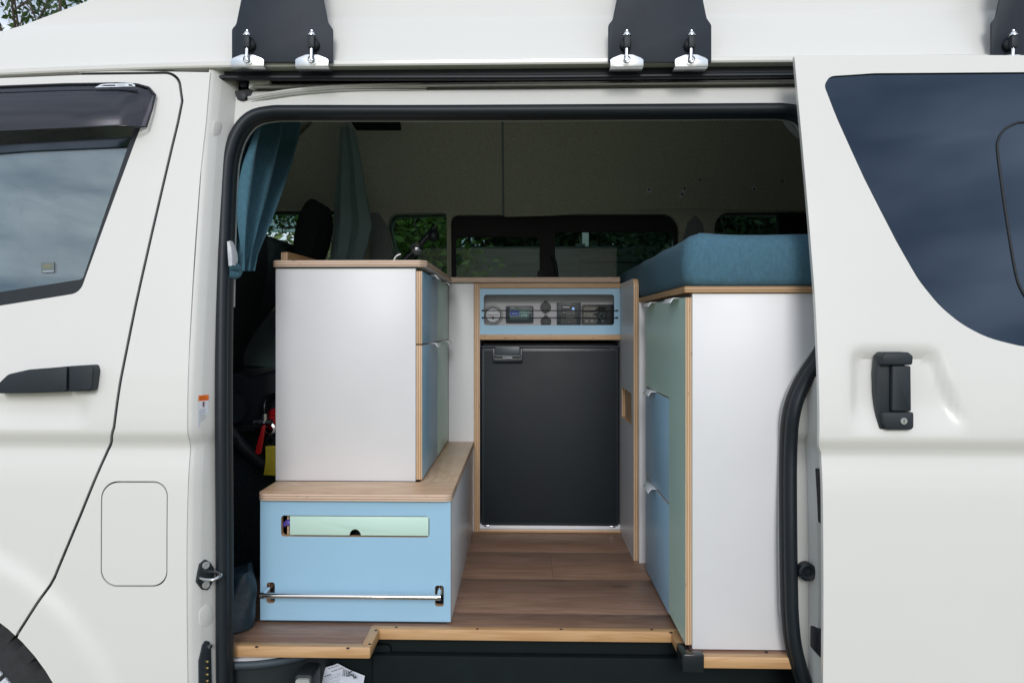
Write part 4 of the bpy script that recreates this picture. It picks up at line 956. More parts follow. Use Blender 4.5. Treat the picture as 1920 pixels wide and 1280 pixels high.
# step well under the floor
box('step_riser', -0.78, 0.9, 0.0, 0.018, -0.34, -0.031, 'step_plastic', None, 0.004); van_part(bpy.data.objects['step_riser'])
van_part(box('step_ledge', Xa-0.02, 0.9, -0.028, 0.0, -0.34, -0.062, 'step_plastic', None, 0.01))
van_part(box('step_plate', -0.95, 0.9, -0.20, 0.0, -0.37, -0.34, 'step_plastic', None, 0.005))
van_part(prism('riser_panel', rounded([XZ(*p, -0.0) for p in ((597, 1330), (597, 1205), (734, 1205), (734, 1330))], 0.01, 4), 'xz', -0.012, 0.004, 'step_plastic', None, bevel=0.003))
p = XZ(722, 1258, -0.012); van_part(prism('panel_catch', rrect(p[0]-0.012, p[0]+0.012, p[1]-0.014, p[1]+0.014, 0.003), 'xz', -0.02, -0.01, 'black', None, bevel=0.002)); 
lathe('catch_pin', [(0.004, -0.012), (0.004, 0.012)], (p[0]-0.002, -0.021, p[1]), 'device', None, 'z', 10); van_part(bpy.data.objects['catch_pin'])

# ------------------------------------------------------------------ storage bench with slot and towel rail
BX0, BX1 = PY(488, 1000, 0).x, PY(845, 1000, 0).x
BZ = PY(700, 938, 0).z
BEN = thing('storage_bench', 'low storage bench with pale blue front, green slot lid and birch plywood top', 'bench')
sz0, sz1 = PY(660, 1006, 0).z, PY(660, 966.5, 0).z; sx0, sx1 = PY(527, 985, 0).x, PY(805, 985, 0).x
hl1 = rrect(PY(500, 1110, 0).x, PY(515.5, 1110, 0).x, PY(500, 1130, 0).z, PY(500, 1091, 0).z, 0.006)
hl2 = rrect(PY(815.5, 1110, 0).x, PY(832, 1110, 0).x, PY(820, 1136, 0).z, PY(820, 1097, 0).z, 0.006)
prism('front_panel', [(BX0, 0.006), (BX1, 0.006), (BX1, BZ), (BX0, BZ)], 'xz', 0.0, 0.018, 'blue_lam', BEN, holes=[rrect(sx0, sx1, sz0, sz1, 0.008), hl1, hl2], side='ply_y')
panel('side_panel', BX1-0.018, BX1-0.0004, 0.0182, 0.852, 0.0, BZ, 'x', 'white_lam', 'ply_y', BEN)
panel('side_panel', BX0+0.0004, BX0+0.018, 0.0182, 0.852, 0.0, BZ, 'x', 'white_lam', 'ply_y', BEN)
box('inner_box', BX0+0.02, BX1-0.02, 0.07, 0.84, 0.004, BZ-0.004, 'black', BEN)
panel('plinth', BX0+0.01, BX1-0.01, 0.004, 0.02, 0.0, 0.0058, 'y', 'black', 'black', BEN, 0)
# board tops: rounded plan, ply edge all round
def board(name, pts, z0, z1, face, edge, parent, bev=0.0035):
    bm = bmesh.new(); bm_prism(bm, pts, 'xy', z0, z1, (), 0, 1); o = finish(bm, name, [face, edge], parent, 50, bev, 3)
    for p_ in o.data.polygons: p_.material_index = 0 if abs(p_.normal.z) > 0.9 else 1
    return o
board('bench_top', rounded([(BX0-0.004, -0.012), (BX1+0.004, -0.012), (BX1+0.004, 0.137), (BX0-0.004, 0.137)], [0.02, 0.02, 0.001, 0.004], 6), BZ+0.0004, BZ+0.0185, 'bench_wood', 'ply_pink_z', BEN)
board('bench_top', [(-0.262, 0.1375), (BX1+0.004, 0.1375), (BX1+0.004, 0.853), (-0.262, 0.853)], BZ+0.0004, BZ+0.0185, 'bench_wood_y', 'ply_pink_z', BEN, 0.002)
BT = BZ+0.0185
# slot lid with thumb notch
lx0, lx1 = PY(543, 985, 0).x, sx1-0.002; nx = PY(665.5, 1000, 0).x
lid = [(lx0, sz0+0.003), (nx-0.0155, sz0+0.003)]+[(nx+0.0135*math.cos(t), sz0+0.003+0.0145*math.sin(t)) for t in np.linspace(math.pi, 0, 12)]+[(nx+0.0155, sz0+0.003), (lx1, sz0+0.003), (lx1, sz1-0.002), (lx0, sz1-0.002)]
prism('slot_lid', lid, 'xz', 0.0015, 0.012, 'green_lam', BEN, bevel=0.001)
# things in the open end of the slot
sv = box('slot_divider', sx0+0.009, sx0+0.0125, 0.02, 0.05, sz0, sz1, 'bench_wood', BEN)
bm = bmesh.new(); cxs = 0.5*(sx0+lx0)+0.002
for dz, rr in ((0.016, 0.0045), (-0.016, 0.0045)):
    pth = [(cxs+0.004+0.006*math.cos(a), 0.022, 0.5*(sz0+sz1)+dz+0.006*math.sin(a)) for a in np.linspace(0.3, 5.0, 10)]; bm_tube(bm, pth, 0.0016, 6)
hk = thing('chrome_hooks', 'small chrome hooks inside the open end of the bench slot', 'hook'); finish(bm, 'hook', 'chrome', hk, 50)
box('hook_plate', cxs-0.001, cxs+0.012, 0.024, 0.05, sz0+0.004, sz1-0.002, 'steel', hk)
bm = bmesh.new(); zc = 0.5*(sz0+sz1)
bm_tube(bm, spline([(sx0+0.003, 0.016, zc-0.004), (sx0+0.008, 0.014, zc+0.003), (sx0+0.014, 0.013, zc+0.005), (lx0+0.002, 0.016, zc+0.001)], 4), [0.004, 0.0045, 0.005, 0.0055, 0.006, 0.0065, 0.007, 0.0075, 0.008, 0.008, 0.008, 0.008, 0.008], 8)
pc = thing('peg', 'purple plastic peg poking from the open bench slot', 'peg'); finish(bm, 'peg_body', 'purple', pc, 60); tube('peg_spring', [(sx0+0.010, 0.0075, zc), (sx0+0.012, 0.0075, zc+0.010)], 0.0015, 'steel', pc)
# towel rail
rz = PY(660, 1117, -0.035).z; rx0, rx1 = PY(488, 1115, -0.035).x, PY(826, 1119, -0.035).x
TR = tube('towel_rail', [(rx0, -0.035, rz), (rx1, -0.035, rz-0.001)], 0.0062, 'chrome', BEN, 16)
for (hx, e) in ((0.5*(hl1[0][0]+hl1[5][0]), rx0+0.004), (0.5*(hl2[0][0]+hl2[5][0]), rx1-0.004)):
    hx = sum(p_[0] for p_ in (hl1 if e < 0 and hx < -0.4 else hl2))/len(hl1)
    bm = bmesh.new(); bm_tube(bm, [(e, -0.035, rz), (hx, 0.010, rz+0.010), (hx, 0.022, rz+0.012)], 0.0045, 8); bm_lathe(bm, [(0.0, -0.003), (0.0075, -0.003), (0.0075, 0.004)], (e, -0.035, rz), 'x', 12)
    a = finish(bm, 'rail_arm', 'chrome', TR, 50)
    box('socket_back', hx-0.010, hx+0.010, 0.0185, 0.03, rz-0.016, rz+0.028, 'black', BEN)
    tube('rail_clip', [(hx-0.005, 0.0175, rz+0.020), (hx+0.004, 0.0165, rz+0.018), (hx+0.004, 0.0165, rz-0.010), (hx-0.003, 0.0165, rz-0.012)], 0.0017, 'chrome', TR, 6)

# ------------------------------------------------------------------ kitchen cabinet on the bench
KX0, KX1, KY = PY(516.5, 700, 0.14).x, PY(780, 700, 0.14).x, 0.1405
DXF = KX1+0.0155           # drawer face plane
CT = PY(650, 487.5, 0.13).z; CB = CT-0.0175
KIT = thing('kitchen_cabinet', 'white kitchen cabinet with blue and green drawers under a plywood countertop', 'cabinet')
panel('end_panel', KX0, KX1-0.001, KY, KY+0.018, BT+0.0003, CB-0.003, 'y', 'white_lam', 'white_lam', KIT)
panel('side_panel', KX0+0.0004, KX0+0.018, KY+0.0182, 1.38, 0.0, CB-0.0005, 'x', 'white_lam', 'white_lam', KIT)
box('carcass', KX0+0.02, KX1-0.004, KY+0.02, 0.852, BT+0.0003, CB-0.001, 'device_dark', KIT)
dy0, dy1 = KY+0.001, 0.852; dym = PX(820.5, 800, DXF).y
zt, zm, zb = CB-0.010, PY(786, 647, KY).z, BT+0.004
def tab(x, y0, y1, z, sgn, parent):
    """bent white finger-pull on the top edge of a drawer front"""
    bm = bmesh.new(); t = 0.0016
    prof_ = [(x-sgn*0.014, z), (x+sgn*0.014, z), (x+sgn*0.022, z-0.011), (x+sgn*0.0205, z-0.0125), (x+sgn*0.0125, z-t), (x-sgn*0.014, z-t)]
    vs0 = [bm.verts.new((a, y0, b_)) for a, b_ in prof_]; vs1 = [bm.verts.new((a, y1, b_)) for a, b_ in prof_]
    bm.faces.new(vs0); bm.faces.new(vs1[::-1])
    for i in range(6): bm.faces.new([vs0[i], vs0[(i+1) % 6], vs1[(i+1) % 6], vs1[i]])
    return finish(bm, 'handle', 'white_handle', parent, 35, 0.0004)
for (y0, y1, fm) in ((dy0, dym-0.0015, 'blue_lam'), (dym+0.0015, dy1, 'green_lam')):
    for (z0, z1) in ((zm+0.003, zt), (zb, zm)):
        d_ = panel('drawer_front', KX1, DXF, y0, y1, z0, z1, 'x', fm, 'ply_x', KIT)
        ym = (y0+y1)/2+0.03
        tab(DXF, ym-0.03, ym+0.06, z1+0.0017, 1, d_)
ctp = rounded([(KX0-0.006, 0.128), (DXF-0.004, 0.128), (DXF+0.012, 0.150), (DXF+0.012, 0.836), (0.332, 0.836), (0.332, 1.384), (KX0-0.006, 1.384)], [0.012, 0.012, 0.012, 0.004, 0, 0, 0], 5)
board('countertop', ctp, CB, CT, 'white_lam', 'ply_pink_z', KIT)
us = prism('upstand', rounded([(0.20, CT), (1.36, CT), (1.36, CT+0.045), (0.20, CT+0.028)], [0, 0, .01, .008], 4), 'yz', KX0-0.004, KX0+0.014, 'ply_face', KIT, side='ply_x')
# tap on the counter
ty_ = 0.90
TAP = thing('tap', 'chrome mixer tap with slanted neck on the kitchen counter', 'tap', loc=(PY(735, 487, ty_).x, ty_, CT))
bx, bz = PY(735, 487, ty_).x, CT
att(lathe('tap_base', [(0.024, 0.0), (0.024, 0.006), (0.018, 0.010), (0.018, 0.052), (0.014, 0.064), (0.0, 0.066)], (bx, ty_, bz), 'chrome', None, 'z'), TAP)
e0 = Vector((bx, ty_, bz+0.045)); e1 = PY(781, 466, ty_); e2 = PY(817, 424, ty_)
nk = att(tube('neck', [PY(752, 492, ty_), e1, e2], [0.0115, 0.0115, 0.0105], 'device_dark', None, 14), TAP)
att(tube('spout_pipe', spline([e0, PY(742, 481, ty_), PY(752, 476, ty_)], 4), 0.010, 'chrome', None, 12), TAP)
att(tube('supply_pipe', [(PY(752, 492, ty_).x-0.05, ty_, bz), PY(752, 492, ty_)], 0.0115, 'chrome', None, 12), TAP)
bm = bmesh.new(); bmesh.ops.create_uvsphere(bm, u_segments=20, v_segments=12, radius=0.0235, matrix=Matrix.Translation(e1)); att(finish(bm, 'ball_joint', 'chrome', None, 60), TAP)
bm = bmesh.new(); bmesh.ops.create_uvsphere(bm, u_segments=16, v_segments=10, radius=0.021, matrix=Matrix.Translation(PY(813, 441, ty_)) @ Matrix.Diagonal((1, 1, 1.1, 1))); att(finish(bm, 'spray_head', 'device_dark', None, 60), TAP)

# ------------------------------------------------------------------ fridge cabinet: plywood frame, shelf fascia, partition
FY = 0.852
FC = thing('fridge_cabinet', 'plywood framed fridge housing with pale blue device shelf fascia and white side partition', 'cabinet')
def fx(px, y=FY): return PY(px, 700, y).x
def fzz(py, y=FY): return PY(1000, py, y).z
ux0, ux1 = fx(888.5), fx(899.5); pxi = fx(1163.5)
panel('filler_panel', DXF+0.0005, ux0-0.0006, FY+0.004, FY+0.022, BT*0+0.0, CB-0.0006, 'y', 'white_lam', 'white_lam', FC)
panel('upright', ux0, ux1, FY, FY+0.5, 0.0, CB-0.0006, 'x', 'white_lam', 'ply_x', FC)
panel('top_rail', ux1+0.0004, pxi, FY+0.0005, FY+0.5, fzz(540.5), CB-0.0006, 'z', 'white_lam', 'ply_z', FC)
panel('shelf_rail', ux1+0.0004, pxi, FY-0.002, FY+0.5, fzz(637), fzz(627), 'z', 'white_lam', 'ply_z', FC)
panel('base_rail', ux1+0.0004, pxi, FY-0.001, FY+0.5, 0.0005, fzz(992), 'z', 'white_lam', 'ply_z', FC)
panel('plinth_strip', ux1+0.0004, pxi, FY+0.012, FY+0.03, fzz(991.8), fzz(984), 'y', 'white_lam', 'white_lam', FC)
so = rrect(fx(907), fx(1152), fzz(609.5), fzz(552), 0.010)
prism('fascia', [(ux1+0.0006, fzz(626.8)), (pxi-0.0006, fzz(626.8)), (pxi-0.0006, fzz(540.8)), (ux1+0.0006, fzz(540.8))], 'xz', FY+0.004, FY+0.016, 'blue_lam', FC, holes=[so])
# shelf pocket lined in pale grey
BY = FY+0.085
def by(px, py, off=0.0): return PY(px, py, BY-off)
bm = bmesh.new(); bm_box(bm, ux1+0.002, pxi-0.002, BY, BY+0.01, fzz(626), fzz(541.5)); bm_box(bm, ux1+0.002, pxi-0.002, FY+0.017, BY, fzz(613)-0.004, fzz(613)); bm_box(bm, ux1+0.002, pxi-0.002, FY+0.017, BY, fzz(548), fzz(548)+0.004)
bm_box(bm, ux1+0.002, ux1+0.005, FY+0.017, BY, fzz(613), fzz(548)); bm_box(bm, pxi-0.005, pxi-0.002, FY+0.017, BY, fzz(613), fzz(548))
finish(bm, 'shelf_pocket', 'shelf_grey', FC)
# partition to the right of the fridge with finger slot and rounded top
PYF = 0.530; pt = 0.0150
pzt = PY(1187, 521.5, PYF).z
slot = [PX(a, b_, pxi+pt) for a, b_ in ()]
s0 = PX(1166, 729, pxi); s1 = PX(1184, 797, pxi)
sl_ = rounded([(PX(1184, 770, pxi).y, PX(1184, 797, pxi).z), (PX(1166, 760, pxi).y, PX(1184, 797, pxi).z), (PX(1166, 760, pxi).y, PX(1184, 737, pxi).z), (PX(1184, 770, pxi).y, PX(1184, 737, pxi).z)], 0.006, 4)
bm = bmesh.new(); bm_prism(bm, rounded([(PYF, 0.0), (1.36, 0.0), (1.36, pzt), (PYF, pzt)], [0, 0, 0, 0.028], 8), 'yz', pxi, pxi+pt, [sl_], 0, 1)
prt = finish(bm, 'partition', ['white_lam', 'ply_x'], FC)
prism('partition_core', rounded([(p_[0]+(0.01 if p_[0] > 0.6 else -0.01)*0, p_[1]) for p_ in sl_], 0, 2), 'yz', pxi+pt-0.004, pxi+pt-0.0005, 'ply_y', FC)
# retaining cords across the shelf
for py in (582, 595.5):
    c = tube('retaining_cord', [PY(904, py, FY+0.001), PY(1158, py+0.5, FY+0.001)], 0.0017, 'black', FC, 8)
    for px in (905, 1157): lathe('cord_end', [(0.0, -0.003), (0.0035, -0.002), (0.0035, 0.005)], PY(px, py, FY+0.001), 'black', c, n=10)
# devices on the shelf back wall
c = by(924.5, 590.5); G_ = thing('gauge', 'round white dial gauge with grey bezel at the end of the device shelf', 'gauge', loc=(c.x, c.y, c.z))
att(lathe('bezel', [(0.036, 0.002), (0.036, -0.006), (0.031, -0.010), (0.028, -0.010), (0.027, -0.004), (0.027, 0.0)], c, 'washer', None, ring=True), G_)
att(lathe('inner_ring', [(0.0285, -0.009), (0.0285, -0.0115), (0.0255, -0.0115), (0.0255, -0.006)], c, 'device_dark', None, ring=True), G_)
att(lathe('dial', [(0.0, -0.0045), (0.0268, -0.0045), (0.0268, 0.0)], c, 'gauge_face', None), G_)
bm = bmesh.new(); cy = c.y-0.0048
bm_box(bm, c.x-0.020, c.x+0.020, cy-0.0004, cy, c.z-0.001, c.z+0.0005, 0)
for a in (-18, -9, 9, 17): bm_lathe(bm, [(0, -0.0006), (0.0022, -0.0006), (0.0022, 0)], (c.x+a*0.001, cy, c.z-0.009), 'y', 8, 0)
bm_lathe(bm, [(0, -0.001), (0.005, -0.001), (0.005, 0)], (c.x, cy, c.z-0.010), 'y', 12, 0)
bm_tube(bm, [(c.x, cy-0.0012, c.z-0.010), (c.x-0.010, cy-0.0012, c.z+0.0)], 0.0009, 6, mi=1)
att(finish(bm, 'dial_marks', ['device', 'red'], None), G_)
x0, x1, z0, z1 = by(948.5, 590).x, by(1000, 590).x, by(960, 605).z, by(960, 573.5).z
DSP = thing('battery_monitor', 'grey battery monitor with blue and green lit display on the device shelf', 'display', loc=((x0+x1)/2, BY, (z0+z1)/2))
att(prism('housing', rrect(x0, x1, z0, z1, 0.005), 'xz', BY-0.012, BY, 'device', None, bevel=0.002), DSP)
W_, H_ = x1-x0, z1-z0; dy_ = BY-0.0126
bm = bmesh.new()
def rq(u0, u1, v0, v1, y, mi): quad(bm, [(x0+W_*u0, y, z0+H_*v0), (x0+W_*u1, y, z0+H_*v0), (x0+W_*u1, y, z0+H_*v1), (x0+W_*u0, y, z0+H_*v1)], mi)
rq(.14, .84, .22, .80, dy_, 0); rq(.16, .48, .40, .74, dy_-.0003, 1); rq(.22, .44, .52, .56, dy_-.0005, 2)
for k in range(4): rq(.16+.05*k, .19+.05*k, .26, .33, dy_-.0005, 2)
for k in range(5): rq(.56+.045*k, .59+.045*k, .36, .50, dy_-.0005, 2)
for k in range(3): rq(.91, .94, .36+.2*k, .39+.2*k, dy_, 3)
rq(.16, .32, .87, .90, dy_, 3)
text_bm(bm, '100%', 0.017, (x0+W_*.52, dy_-.0005, z0+H_*.56), mi=2)
att(finish(bm, 'screen', ['lcd', 'lcd_blue', 'lcd_text', 'sticker'], None), DSP)
for (px, py, r, full_) in ((1023, 576, 0.0185, True), (1023.5, 602.5, 0.0185, False)):
    c = by(px, py); S_ = thing('power_socket', 'round black power socket with hinged dust cap, '+('upper' if full_ else 'lower')+' one of the shelf pair', 'socket', loc=c)
    att(lathe('cap', [(0.0, -0.014), (r*0.55, -0.014), (r*0.6, -0.012), (r*0.9, -0.012), (r, -0.009), (r, 0.0)], c, 'device_dark', None), S_)
    for d in (-0.0035, 0.0035): att(box('hinge', c.x+d-0.0015, c.x+d+0.0015, c.y-0.010, c.y, c.z+r-0.002, c.z+r+0.005, 'device_dark', None, 0.0008), S_)
    att(prism('pull_tab', rounded([(c.x-0.005, c.z-r+0.003), (c.x, c.z-r-0.006), (c.x+0.005, c.z-r+0.003)], 0.0015, 3), 'xz', c.y-0.011, c.y-0.008, 'device_dark', None), S_)
x0, x1, z0, z1 = by(1044, 590).x, by(1088.5, 590).x, by(1060, 609.5).z, by(1060, 567.5).z
CH = thing('charger_panel', 'dark square charge controller panel with blue button on the device shelf', 'controller', loc=((x0+x1)/2, BY, z0))
W_, H_ = x1-x0, z1-z0; att(box('housing', x0, x1, BY-0.016, BY, z0, z1, 'device', None, 0.0015), CH)
bm = bmesh.new(); dy_ = BY-0.0164
rq(.16, .82, .04, .90, dy_, 0); rq(.24, .52, .78, .82, dy_-.0003, 1)
rq(.24, .34, .56, .58, dy_-.0003, 1)
for (u0, u1, v0, v1) in ((.38, .72, .60, .615), (.38, .72, .50, .515), (.38, .395, .50, .615), (.70, .72, .50, .615), (.38, .70, .37, .385), (.38, .70, .29, .305), (.38, .395, .29, .385), (.69, .70, .29, .385)): rq(u0, u1, v0, v1, dy_-.0003, 2)
for k in range(5): rq(.42+k*.055, .455+k*.055, .53, .59, dy_-.0003, 3)
att(finish(bm, 'front_print', ['device_dark', 'sticker', 'washer', 'device'], None), CH)
att(lathe('button', [(0.0, -0.002), (0.0045, -0.002), (0.005, 0)], (x0+W_*.68, dy_, z0+H_*.73), 'led_blue', None, n=16), CH)
att(lathe('indicator', [(0.0, -0.001), (0.0016, -0.001), (0.0016, 0)], (x0+W_*.5, dy_, z0+H_*.14), 'washer', None, n=8), CH)
x0, x1, z0, z1 = by(1090.5, 590).x, by(1150, 590).x, by(1100, 609.5).z, by(1100, 571).z
FB = thing('fuse_box', 'glossy black switch box with clear cover over wiring on the device shelf', 'fuse box', loc=((x0+x1)/2, BY, z0))
W_, H_ = x1-x0, z1-z0
att(prism('housing', rrect(x0, x1, z0, z1, 0.006), 'xz', BY-0.020, BY, 'plastic_gloss', None, holes=[rrect(x0+W_*.05, x0+W_*.78, z0+H_*.08, z1-H_*.12, 0.002)]), FB)
att(box('wiring_tray', x0+W_*.04, x0+W_*.80, BY-0.006, BY-0.001, z0+H_*.06, z1-H_*.1, 'black'), FB)
bm = bmesh.new(); rnd = random.Random(3)
for k in range(12):
    a = (x0+W_*rnd.uniform(.08, .74), BY-0.010, z0+H_*rnd.uniform(.12, .5)); b_ = (a[0]+rnd.uniform(-.02, .02), BY-rnd.uniform(.008, .014), a[2]+rnd.uniform(.0, .03)); c_ = (b_[0]+rnd.uniform(-.01, .015), BY-0.008, b_[2]-rnd.uniform(-.01, .02))
    c_ = (min(max(c_[0], x0+W_*.06), x0+W_*.76), c_[1], min(max(c_[2], z0+H_*.1), z1-H_*.16)); b_ = (min(max(b_[0], x0+W_*.06), x0+W_*.76), b_[1], min(max(b_[2], z0+H_*.1), z1-H_*.16))
    bm_tube(bm, spline([a, b_, c_], 4), 0.0016, 6, mi=k % 3)
att(finish(bm, 'wires', ['device', 'washer', 'device_dark'], None, 50), FB)
for k in range(4): att(lathe('terminal', [(0.0, -0.004), (0.003, -0.004), (0.0035, 0)], (x0+W_*(.15+.17*k), BY-0.006, z0+H_*.2), 'zinc', None, n=10), FB)
for k in range(2): att(lathe('rotary_knob', [(0.0, -0.008), (0.006, -0.008), (0.007, 0)], (x0+W_*(.42+.18*k), BY-0.006, z0+H_*.70), 'black', None, n=14), FB)
att(box('clear_cover', x0+W_*.05, x0+W_*.78, BY-0.0195, BY-0.0185, z0+H_*.08, z1-H_*.12, 'clear_plastic'), FB)

# ------------------------------------------------------------------ fridge
rx0, rx1 = fx(902.5), fx(1160); rz0, rz1 = fzz(986), fzz(646)
FR = thing('fridge', 'black upright compressor fridge with latch handle set in the plywood housing', 'fridge', loc=((rx0+rx1)/2, FY+0.25, rz0))
att(box('cabinet', rx0+0.003, rx1-0.003, FY+0.055, FY+0.48, rz0-0.002, rz1+0.004, 'black', None, 0.003), FR)
dr = att(box('door', rx0, rx1, FY+0.006, FY+0.050, rz0, rz1-0.011, 'fridge_trim', None, 0.004), FR)
sub(box('door_panel', rx0+0.010, rx1-0.007, FY+0.0035, FY+0.0075, rz0+0.012, rz1-0.022, 'fridge_door', None, 0.0015), dr)
sub(box('top_strip', rx0-0.001, rx1+0.001, FY+0.004, FY+0.05, rz1-0.0095, rz1-0.0045, 'device', None, 0.001), dr)
lx0, lx1, lz0, lz1 = fx(923.5), fx(980), fzz(678), fzz(649.5)
la = sub(prism('latch', rounded([(lx0, lz0), (lx1, lz0), (lx1, lz1-0.006), (lx1-0.009, lz1-0.006), (lx1-0.009, lz0+0.012), (lx0+0.009, lz0+0.012), (lx0+0.009, lz1-0.006), (lx0, lz1-0.006)], [.008, .008, .003, .001, .004, .004, .001, .003], 4), 'xz', FY-0.014, FY+0.006, 'fridge_trim', None, bevel=0.0015), dr)
mx0, mx1 = lx0+0.0095, lx1-0.0095
sub(prism('latch_grip', rounded([(mx0, lz0+0.024), (mx1, lz0+0.024), (mx1, lz1), (mx0, lz1)], [.002, .002, .003, .003], 3), 'xz', FY-0.017, FY+0.003, 'device', None, bevel=0.0015), dr)
bm = bmesh.new(); bm_box(bm, mx0, mx1, FY-0.006, FY+0.003, lz0+0.006, lz0+0.024); bm_box(bm, mx0, mx1, FY-0.0095, FY-0.006, lz0+0.0205, lz0+0.022, 1)
yl = FY-0.0066; cx_ = 0.5*(mx0+mx1)
pts_ = [(cx_-0.016, lz0+0.0175), (cx_-0.011, lz0+0.011), (cx_-0.007, lz0+0.018)]       # tick-like maker's mark and a short run of lettering
for a, b_ in zip(pts_, pts_[1:]): bm_tube(bm, [(a[0], yl, a[1]), (b_[0], yl, b_[1])], 0.0011, 6, mi=1)
for k in range(5): bm_box(bm, cx_-0.004+k*0.0042, cx_-0.004+k*0.0042+0.0028, yl-0.0004, yl, lz0+0.0128, lz0+0.0165, 1)
bm_box(bm, cx_+0.019, cx_+0.024, yl-0.0004, yl, lz0+0.0108, lz0+0.0118, 1)
sub(finish(bm, 'latch_label', ['black', 'sticker'], None), dr)
sub(box('hinge_cover', rx1-0.030, rx1-0.006, FY+0.002, FY+0.01, rz1-0.016, rz1-0.012, 'device', None, 0.001), dr)
sub(box('foot', rx1-0.030, rx1-0.010, FY+0.004, FY+0.03, rz0-0.0035, rz0+0.001, 'steel', None, 0.001), dr); sub(box('foot', rx0+0.010, rx0+0.030, FY+0.004, FY+0.03, rz0-0.0035, rz0+0.001, 'steel', None, 0.001), dr)

# ------------------------------------------------------------------ bed base with cupboard, drawers; mattress
RY = -0.139
RX0, RX1 = PY(1285.5, 900, RY).x, PY(1297.5, 900, RY).x
RT = PY(1400, 536.5, RY-0.008).z; RB = PY(1400, 548.5, RY-0.008).z
BED = thing('bed_base', 'white bed base with green cupboard door and blue drawers on its inner side', 'bed base')
DX = RX0          # plane of doors, facing the aisle
yb1 = PX(1210.5, 800, DX).y
panel('end_panel', RX1+0.0008, 0.95, RY, RY+0.018, 0.0035, RB-0.0006, 'y', 'white_lam', 'white_lam', BED)
ymid = PX(1254, 900, DX).y
zd1 = PX(1210.5, 725, DX).z; zd2 = PX(1210.5, 892.5, DX).z
gz0 = PX(1285.5, 1208.5, DX).z; gz0 = max(0.004, gz0)
dt = RX1-RX0-0.0006
bm = bmesh.new(); zt_ = RB-0.010
bm_prism(bm, [(RY+0.001, gz0), (ymid-0.001, gz0), (ymid-0.001, zd1+0.002), (yb1, zd1+0.002), (yb1, zt_), (RY+0.001, zt_)], 'yz', DX, DX+dt, (), 0, 1)
gd = finish(bm, 'cupboard_door', ['green_lam', 'ply_x'], BED)
for k, (z0, z1) in enumerate(((zd2+0.0015, zd1-0.001), (0.006, zd2-0.0015))):
    d_ = panel('drawer_front', DX+0.0003, DX+dt, ymid+0.001, yb1, z0, z1, 'x', 'blue_lam', 'ply_x', BED)
    yc = PX(1226, 800, DX).y; tab(DX, yc-0.035, yc+0.055, z1+0.0017, -1, d_)
ya_ = PX(1262, 555, DX).y; tab(DX, ya_-0.075, ya_+0.03, zt_+0.0017, -1, gd)
yc = PX(1222, 565, DX).y; tab(DX, yc-0.07, yc+0.05, zt_+0.0017, -1, gd)
panel('back_stile', PY(1198.5, 800, 0.505).x, DX+dt+0.05, 0.505, 0.523, 0.0, RB-0.0006, 'y', 'white_lam', 'white_lam', BED)
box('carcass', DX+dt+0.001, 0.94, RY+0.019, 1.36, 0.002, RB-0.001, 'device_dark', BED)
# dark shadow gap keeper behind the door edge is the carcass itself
bx0 = pxi+pt+0.0006
board('bed_board', rounded([(bx0, RY-0.008), (1.7, RY-0.008), (1.7, 1.37), (bx0, 1.37)], [0.004, 0, 0, 0], 3), RB, RT, 'ply_face', 'ply_warm_z', BED, 0.0015)
# mattress: soft block with slightly wavy crown
mzt = PY(1400, 440, -0.10).z
mx0_ = PY(1262, 500, RY+0.01).x
bm = bmesh.new(); NXm, NYm = 54, 56; X0, X1, Y0, Y1 = pxi+pt+0.004, 1.66, RY-0.004, 1.365
def mshape(u, v, t):    # t: 0 bottom .. 1 top ring
    return 0
levels = [(0.0, 0.010), (0.006, 0.002), (0.018, -0.002), (0.05, -0.004), (0.085, -0.002), (0.100, 0.004), (0.110, 0.016), (0.116, 0.034)]
hgt = mzt-RT; sc_ = hgt/0.116; rings = []
def ringpts(ins, z):
    pts = rounded([(X0+ins, Y0+ins), (X1-ins, Y0+ins), (X1-ins, Y1-ins), (X0+ins, Y1-ins)], 0.035, 6); out = []
    P_ = [Vector(p_) for p_ in pts]; P_.append(P_[0]); res = []
    for a, b_ in zip(P_, P_[1:]):
        n_ = max(1, int((b_-a).length/0.03))
        for k in range(n_): res.append(a.lerp(b_, k/n_))
    for q_ in res:
        wv = 0.004*math.sin(q_.x*9+q_.y*7)+0.0025*math.sin(q_.x*23-q_.y*19+z*40); out.append((q_.x+wv*0.6, q_.y+wv*0.6, z+(wv*0.7 if z > RT+0.08 else 0)))
    return out
ref_n = None
base_ring = ringpts(0.0, RT)
for h, ins in levels:
    pts = [(X0+0, 0)]
    rp_ = []
    cx_, cy_ = (X0+X1)/2, (Y0+Y1)/2
    for (x, y, _) in base_ring:
        ux = max(-1, min(1, (x-cx_)/((X1-X0)/2))); uy = max(-1, min(1, (y-cy_)/((Y1-Y0)/2)))
        ex = -ins*(1 if ux > 0.9 else (-1 if ux < -0.9 else 0)); ey = -ins*(1 if uy > 0.93 else (-1 if uy < -0.93 else 0))
        if abs(ux) > .9 and abs(ux) < .99 and abs(uy) > .99: ex *= 0.5
        z = RT+0.0004+h*sc_; wv = 0.0035*math.sin(x*9+y*7)+0.002*math.sin(x*21-y*17+h*40); k = 1 if h > 0.04 else 0.3
        rp_.append(bm.verts.new((x+ex+wv*.7*k, y+ey+wv*.7*k, z+(wv*0.8 if h > 0.06 else 0))))
    rings.append(rp_)
for a, b_ in zip(rings, rings[1:]):
    n_ = len(a)
    for k in range(n_): bm.faces.new([a[k], a[(k+1) % n_], b_[(k+1) % n_], b_[k]])
bm.faces.new(rings[0][::-1]); bm.faces.new(rings[-1])
MT = finish(bm, 'mattress', 'teal_fabric', None, 60)
tag(MT, 'thick teal blue fabric mattress lying on the white bed base', 'mattress')
